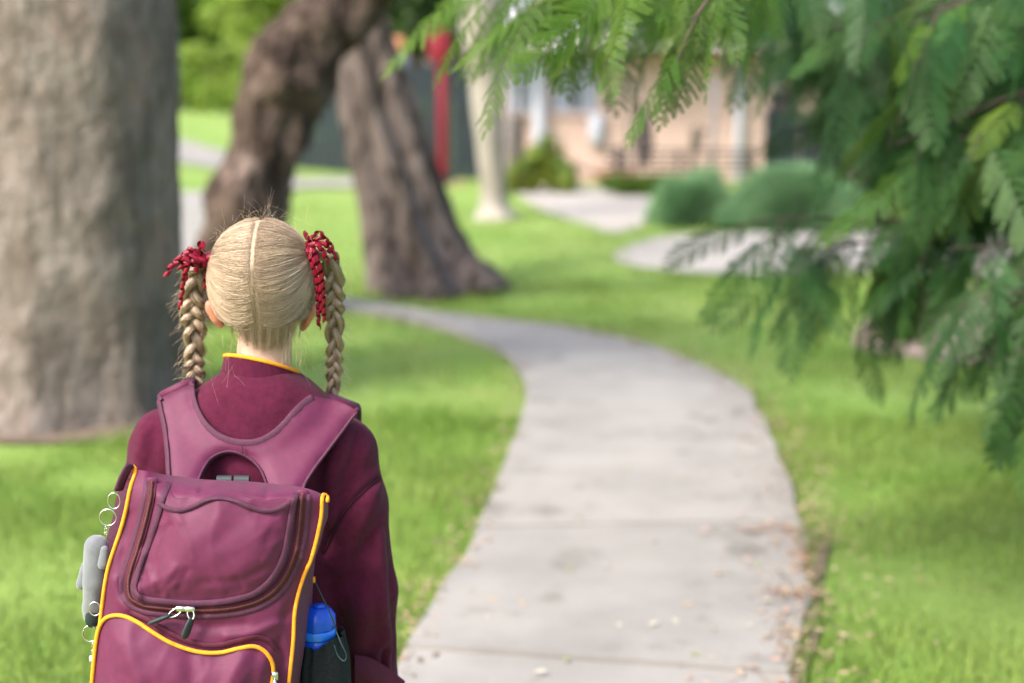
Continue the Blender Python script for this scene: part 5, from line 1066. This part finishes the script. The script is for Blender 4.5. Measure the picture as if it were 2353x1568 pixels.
s = MB(); c = bag_pt(634., 1545.) - [0, .012, 0]; box(s, c, (.010, .006, .014), bev=.002); o = s.build('zip_slider', M['chrome'], bag); s = MB(); tube(s, [c + [0, -.004, -.004], c + [.002, -.006, -.016], c + [.003, -.004, -.030]], .0028, 8); s.build('pull_tab', M['chrome'], o)

# harness yoke draped over the shoulders
A_in = [(440, 880), (443, 915), (455, 950), (475, 980), (505, 1004), (545, 1017), (590, 1016), (625, 1000), (655, 974), (680, 945), (705, 922), (724, 910)]
A_r = [(765, 918), (800, 931), (822, 945)]; A_out_r = [(808, 960), (782, 995), (752, 1035), (722, 1075), (700, 1110), (690, 1140)]
A_arch = [(622, 1140), (612, 1108), (600, 1080), (580, 1058), (555, 1044), (530, 1038), (505, 1043), (482, 1058), (466, 1082), (455, 1110), (452, 1130)]
A_out_l = [(390, 1130), (386, 1080), (384, 1040), (378, 985), (368, 938), (364, 916)]; A_l = [(400, 898)]
yoke2 = np.concatenate([spline(np.array(A_in, float), 70), spline(np.array([A_in[-1]] + A_r, float), 14)[1:], spline(np.array([A_r[-1]] + A_out_r, float), 40)[1:], spline(np.array(A_arch, float), 60), spline(np.array(A_out_l, float), 40), spline(np.array([A_out_l[-1]] + A_l + [A_in[0]], float), 10)[1:-1]])
def yoke_y(p, off):
    P, miss = drape(p[:, 0], p[:, 1], 0); y = P[:, 1]
    y = np.where(miss, GY + .01, y)
    u = np.clip((p[:, 1] - 900) / 230, 0, 1); plane = 2.225 - .095 * u
    return np.minimum(y - .004, plane + .03 * (1 - u)) - off
V2, T2, bd = fill2d(yoke2, 7.0); Y_ = yoke_y(V2, .011)
# calm the fit a little so that the pad reads as padded
ed = np.concatenate([T2[:, [0, 1]], T2[:, [1, 2]], T2[:, [2, 0]]]); ed = np.concatenate([ed, ed[:, ::-1]]); dg = np.bincount(ed[:, 0], minlength=len(V2))
for _ in range(30): Y_ = .5 * Y_ + .5 * np.bincount(ed[:, 0], Y_[ed[:, 1]], len(V2)) / dg
pad = seg_dist(V2, yoke2, True); Yf = Y_ - .0035 * (1 - np.exp(-(pad / 16.) ** 2)); V3 = at(V2[:, 0], V2[:, 1], Yf); mb = MB(); mb.add(V3, T2); r0 = V3[bd]; r1 = at(V2[bd, 0], V2[bd, 1], Y_[bd] + .010); mb_loft(mb, np.stack([r0, r1]), False); Vb = at(V2[:, 0], V2[:, 1], Y_ + .010); mb.add(Vb, T2[:, ::-1]); yoke = mb.build('harness_yoke', M['nylon'], bag)
EDGE = at(V2[bd, 0], V2[bd, 1], Y_[bd] + .002)
def edge_run(i0, i1, r, name):
    P = EDGE[i0:i1]; P = spline(P[::2], 80); mb = MB(); tube(mb, P, r, 12, flat=.42); mb.build(name, M['webbing'], yoke)
edge_run(0, 70, .0066, 'binding'); edge_run(83, 123, .0066, 'binding'); edge_run(122, 184, .0062, 'binding'); edge_run(182, 224, .0066, 'binding')
mb = MB(); C = spline(np.array([(556, 1022), (557, 1032), (556, 1042)], float), 8); tube(mb, at(C[:, 0], C[:, 1], yoke_y(C, .0185)), .0008, 6); mb.build('seam', M['tape'], yoke)
# straps going over the shoulders and down the chest to the bag
for (x0, y0), (x1, y1), s in (((440, 882), (366, 915), -1), ((724, 912), (820, 944), 1)):
    mid = np.array([(x0 + x1) / 2, (y0 + y1) / 2]); c = at(*mid, GY + .012) + [0, 0, .002]; wv = (at(x1, y1, GY) - at(x0, y0, GY)) * .5
    cl = [c, c + [0, .03, -.002], c + [-s * .002, .065, -.022], c + [-s * .004, .098, -.07], c + [s * .004, .112, -.16], c + [s * .02, .10, -.26], c + [s * .035, .03, -.33], c + [s * .025, -.05, -.36]]
    C = spline(np.array(cl), 50); fr = np.linspace(1, .55, 50)[:, None]; T = np.gradient(C, axis=0); T = unit(T); W_ = unit(wv - T * (T @ wv)[:, None]) * np.linalg.norm(wv) * fr; U = np.cross(T, W_); U = unit(U) * .006
    V = np.stack([C - W_ - U, C - U * 1.3, C + W_ - U, C + W_ + U, C + U * 1.3, C - W_ + U], 1); mb = MB(); mb_loft(mb, V); st = mb.build('shoulder_strap', M['nylon'], bag)
    for q in (-1, 1): mb = MB(); tube(mb, C + W_ * q, .0046, 8); mb.build('binding', M['webbing'], st)
# grey loops seen through the hand hole, and the carrying loop
for x in (516, 556):
    mb = MB(); c = at(x, 1098, 2.135); P = spline([c + [0, .006, -.02], c + [0, .004, -.002], c + [0, -.001, .005], c + [0, -.006, -.002], c + [0, -.008, -.02]], 14); V = np.stack([P + [-.0115, 0, 0], P + [.0115, 0, 0]], 1); mb_loft_open(mb, V); mb_loft_open(mb, V[:, ::-1] - [0, .0015, .0005]); mb.build('webbing_loop', M['rubber'], bag)
# ring tab and side strap at the upper corner
mb = MB(); c = at(290, 1085, 2.05); tube(mb, spline([c + [.006, .0, .012], c + [-.003, -.002, -.004], c + [-.012, -.002, -.026]], 10), .0105, 12, flat=.4); mb.build('ring_tab', M['webbing'], bag)
mb = MB(); C = spline(np.array([(288, 1110), (272, 1180), (258, 1240), (248, 1300), (238, 1400), (226, 1500)], float), 40); V = np.stack([at(C[:, 0] + 18, C[:, 1], 2.075), at(C[:, 0] - 6 - 9 * np.sin(np.linspace(0, 3.1, 40)), C[:, 1], 2.075), at(C[:, 0] - 4 - 9 * np.sin(np.linspace(0, 3.1, 40)), C[:, 1], 2.10)], 1); mb_loft_open(mb, V); mb.build('side_strap', M['webbing'], bag)
# black pocket on the side, with cord
PB = at(738, 1500, 2.105)
mb = MB(); n = 72; th = np.arange(n) * 2 * np.pi / n; R_ = []
for u in np.linspace(0, 1, 26):
    z = PB[2] + .024 - .18 * u; rx = np.interp(u, [0, .06, .14, .3, 1], [.034, .0355, .041, .044, .046]); gth = np.interp(u, [0, .06, .12, .35, 1], [.10, .09, .05, .025, .0])
    rr = 1 + gth * np.sin(11 * th + 2 * np.sin(3 * th)); R_.append(np.stack([PB[0] + rx * rr * np.cos(th), PB[1] + rx * rr * np.sin(th), z + .004 * np.sin(5 * th) * (1 - u) + .012 * np.cos(th) * (1 - u)], 1))
mb_loft(mb, np.stack(R_), False); sp = mb.build('side_pocket', M['pocket'], bag)
mb = MB(); tube(mb, spline([at(722, 1332, 2.07), at(740, 1370, 2.06), at(757, 1405, 2.055), at(768, 1432, 2.055), at(774, 1455, 2.058)], 30), .0011, 8); mb.build('cord', M['cord'], sp)
mb = MB(); tube(mb, spline([at(772, 1450, 2.056), at(785, 1480, 2.045), at(796, 1505, 2.045), at(790, 1518, 2.045), at(776, 1505, 2.05), at(768, 1482, 2.052)], 30), .0011, 8); mb.build('cord', M['cord'], sp)
mb = MB(); box(mb, at(721, 1331, 2.066), (.004, .006, .009), bev=.001); mb.build('cord_tab', M['trim'], bag)
# lower strap crossing behind the elbow
mb = MB(); C = spline(np.array([(815, 1545), (850, 1552), (890, 1575), (930, 1605)], float), 24); Pm, _ = drape(C[:, 0], C[:, 1] - 5); yy = np.minimum.accumulate(np.minimum(Pm[:, 1], 2.235)) - .012
V = np.stack([at(C[:, 0], C[:, 1] - 42, yy + .004), at(C[:, 0], C[:, 1] - 40, yy), at(C[:, 0], C[:, 1] + 40, yy), at(C[:, 0], C[:, 1] + 42, yy + .004)], 1); mb_loft_open(mb, V); mb.build('waist_strap', M['tape'], bag)

# ---- water bottle in the pocket
BC = at(730, 1480, 2.105); bt = thing('water_bottle', (BC[0], BC[1], BC[2] - .14), 'blue plastic drink bottle standing in the black side pocket of the backpack', 'bottle')
def lathe(mb, prof, c, n=40, facet=0):
    th = np.arange(n) * 2 * np.pi / n; f = 1 + facet * np.cos(8 * th); mb_loft(mb, np.stack([np.stack([c[0] + r * f * np.cos(th), c[1] + r * f * np.sin(th), np.full(n, c[2] + z)], 1) for r, z in prof]))
mb = MB(); lathe(mb, [(.026, -.135), (.029, -.13), (.029, -.02), (.0285, .0), (.027, .008), (.026, .014)], BC); mb.build('flask', M['bottle'], bt)
mb = MB(); lathe(mb, [(.0275, .014), (.0295, .016), (.0295, .026), (.0285, .028)], BC); mb.build('collar_band', M['bottle2'], bt)
mb = MB(); lathe(mb, [(.0275, .028), (.0285, .030), (.0275, .050), (.022, .058), (.016, .062), (.010, .063)], BC, facet=.03); cp = mb.build('cap', M['bottle'], bt)
mb = MB(); box(mb, BC + [.004, -.004, .064], (.018, .014, .008), bev=.003); mb.build('spout', M['bottle'], cp)

# ---- plush keyring, and a second ring below
def ring(mb, c, r, w_=.0011, ax=(1, 0, 0), ay=(0, 0, 1), sx=1.0):
    th = np.linspace(0, 2 * np.pi, 29)[:-1]; ax, ay = np.array(ax, float), np.array(ay, float); tube(mb, c + r * (sx * np.cos(th)[:, None] * ax + np.sin(th)[:, None] * ay), w_, 8, closed=True)
KY = 2.045
pk = thing('plush_keyring', at(212, 1425, KY), 'small grey plush toy hanging from metal rings on the corner of the backpack', 'keyring')
P_ = SDF(); k3 = lambda x, y, d=0.: at(x, y, KY + d)
P_.cap(k3(222, 1256), k3(218, 1330), .0185, .0190, 1.1, .012); P_.cap(k3(216, 1345), k3(212, 1392), .0165, .0135, 1.1, .008); P_.cap(k3(206, 1395), k3(203, 1415), .010, .008, 1.1, .008); P_.cap(k3(226, 1395), k3(226, 1410), .0095, .008, 1.1, .008)
V, F = P_.mesh(.0018); V = smooth(V, F, 3); mb = MB(); mb.add(V, F); mb.build('plush_body', M['plush'], pk)
for a, b, ra, rb in ((k3(196, 1300, -.002), k3(187, 1342, -.004), .0065, .0082), (k3(240, 1262, -.012), k3(236, 1296, -.014), .006, .0078)):
    Q = SDF(); Q.cap(a, b, ra, rb, 1.2, .004); V, F = Q.mesh(.0014); V = smooth(V, F, 2); mb = MB(); mb.add(V, F); mb.build('arm', M['plush'], pk)
mb = MB(); c = at(270, 1112, KY); tube(mb, spline([at(277, 1102, KY), at(272, 1115, KY), at(263, 1130, KY)], 8), [.0028, .0034, .0036, .0036, .0034, .003, .0024, .002], 10); mb.build('clasp', M['chrome'], pk)
for c, r, sx in ((at(262, 1150, KY), .0122, .75), (at(248, 1188, KY), .0125, 1.0)): mb = MB(); ring(mb, c, r, .0011, sx=sx); mb.build('ring', M['chrome'], pk)
mb = MB()
for i, y in enumerate((1211, 1218, 1225)): ring(mb, at(244 - i, y, KY - .006), .0028, .0007, ax=(1, 0, 0) if i % 2 else (.3, .95, 0), sx=.7)
mb.build('chain', M['chrome'], pk)
k2 = thing('black_keyring', at(208, 1570, KY), 'black tag keyring with a metal ring and chain below the plush toy', 'keyring')
mb = MB(); tube(mb, spline([at(218, 1385, KY - .004), at(214, 1410, KY - .006), at(210, 1440, KY - .004)], 12), [.004, .0075, .0095, .0105, .011, .011, .011, .011, .0105, .0095, .008, .004], 14, flat=.5); mb.build('black_tag', M['rubber'], k2)
for c, r, sx in ((at(218, 1398, KY - .018), .0105, .8), (at(207, 1455, KY - .006), .0125, .9)): mb = MB(); ring(mb, c, r, .0011, sx=sx); mb.build('ring', M['chrome'], k2)
mb = MB()
for i in range(13): ring(mb, at(214 - .3 * i, 1480 + 8 * i, KY - .008), .0034, .0008, ax=(1, 0, 0) if i % 2 else (.2, .97, 0), sx=.6)
mb.build('chain', M['chrome'], k2)
mb = MB(); c = at(211, 1512, KY - .008); box(mb, c, (.007, .006, .009), bev=.001); mb.build('clip', M['white'], k2)
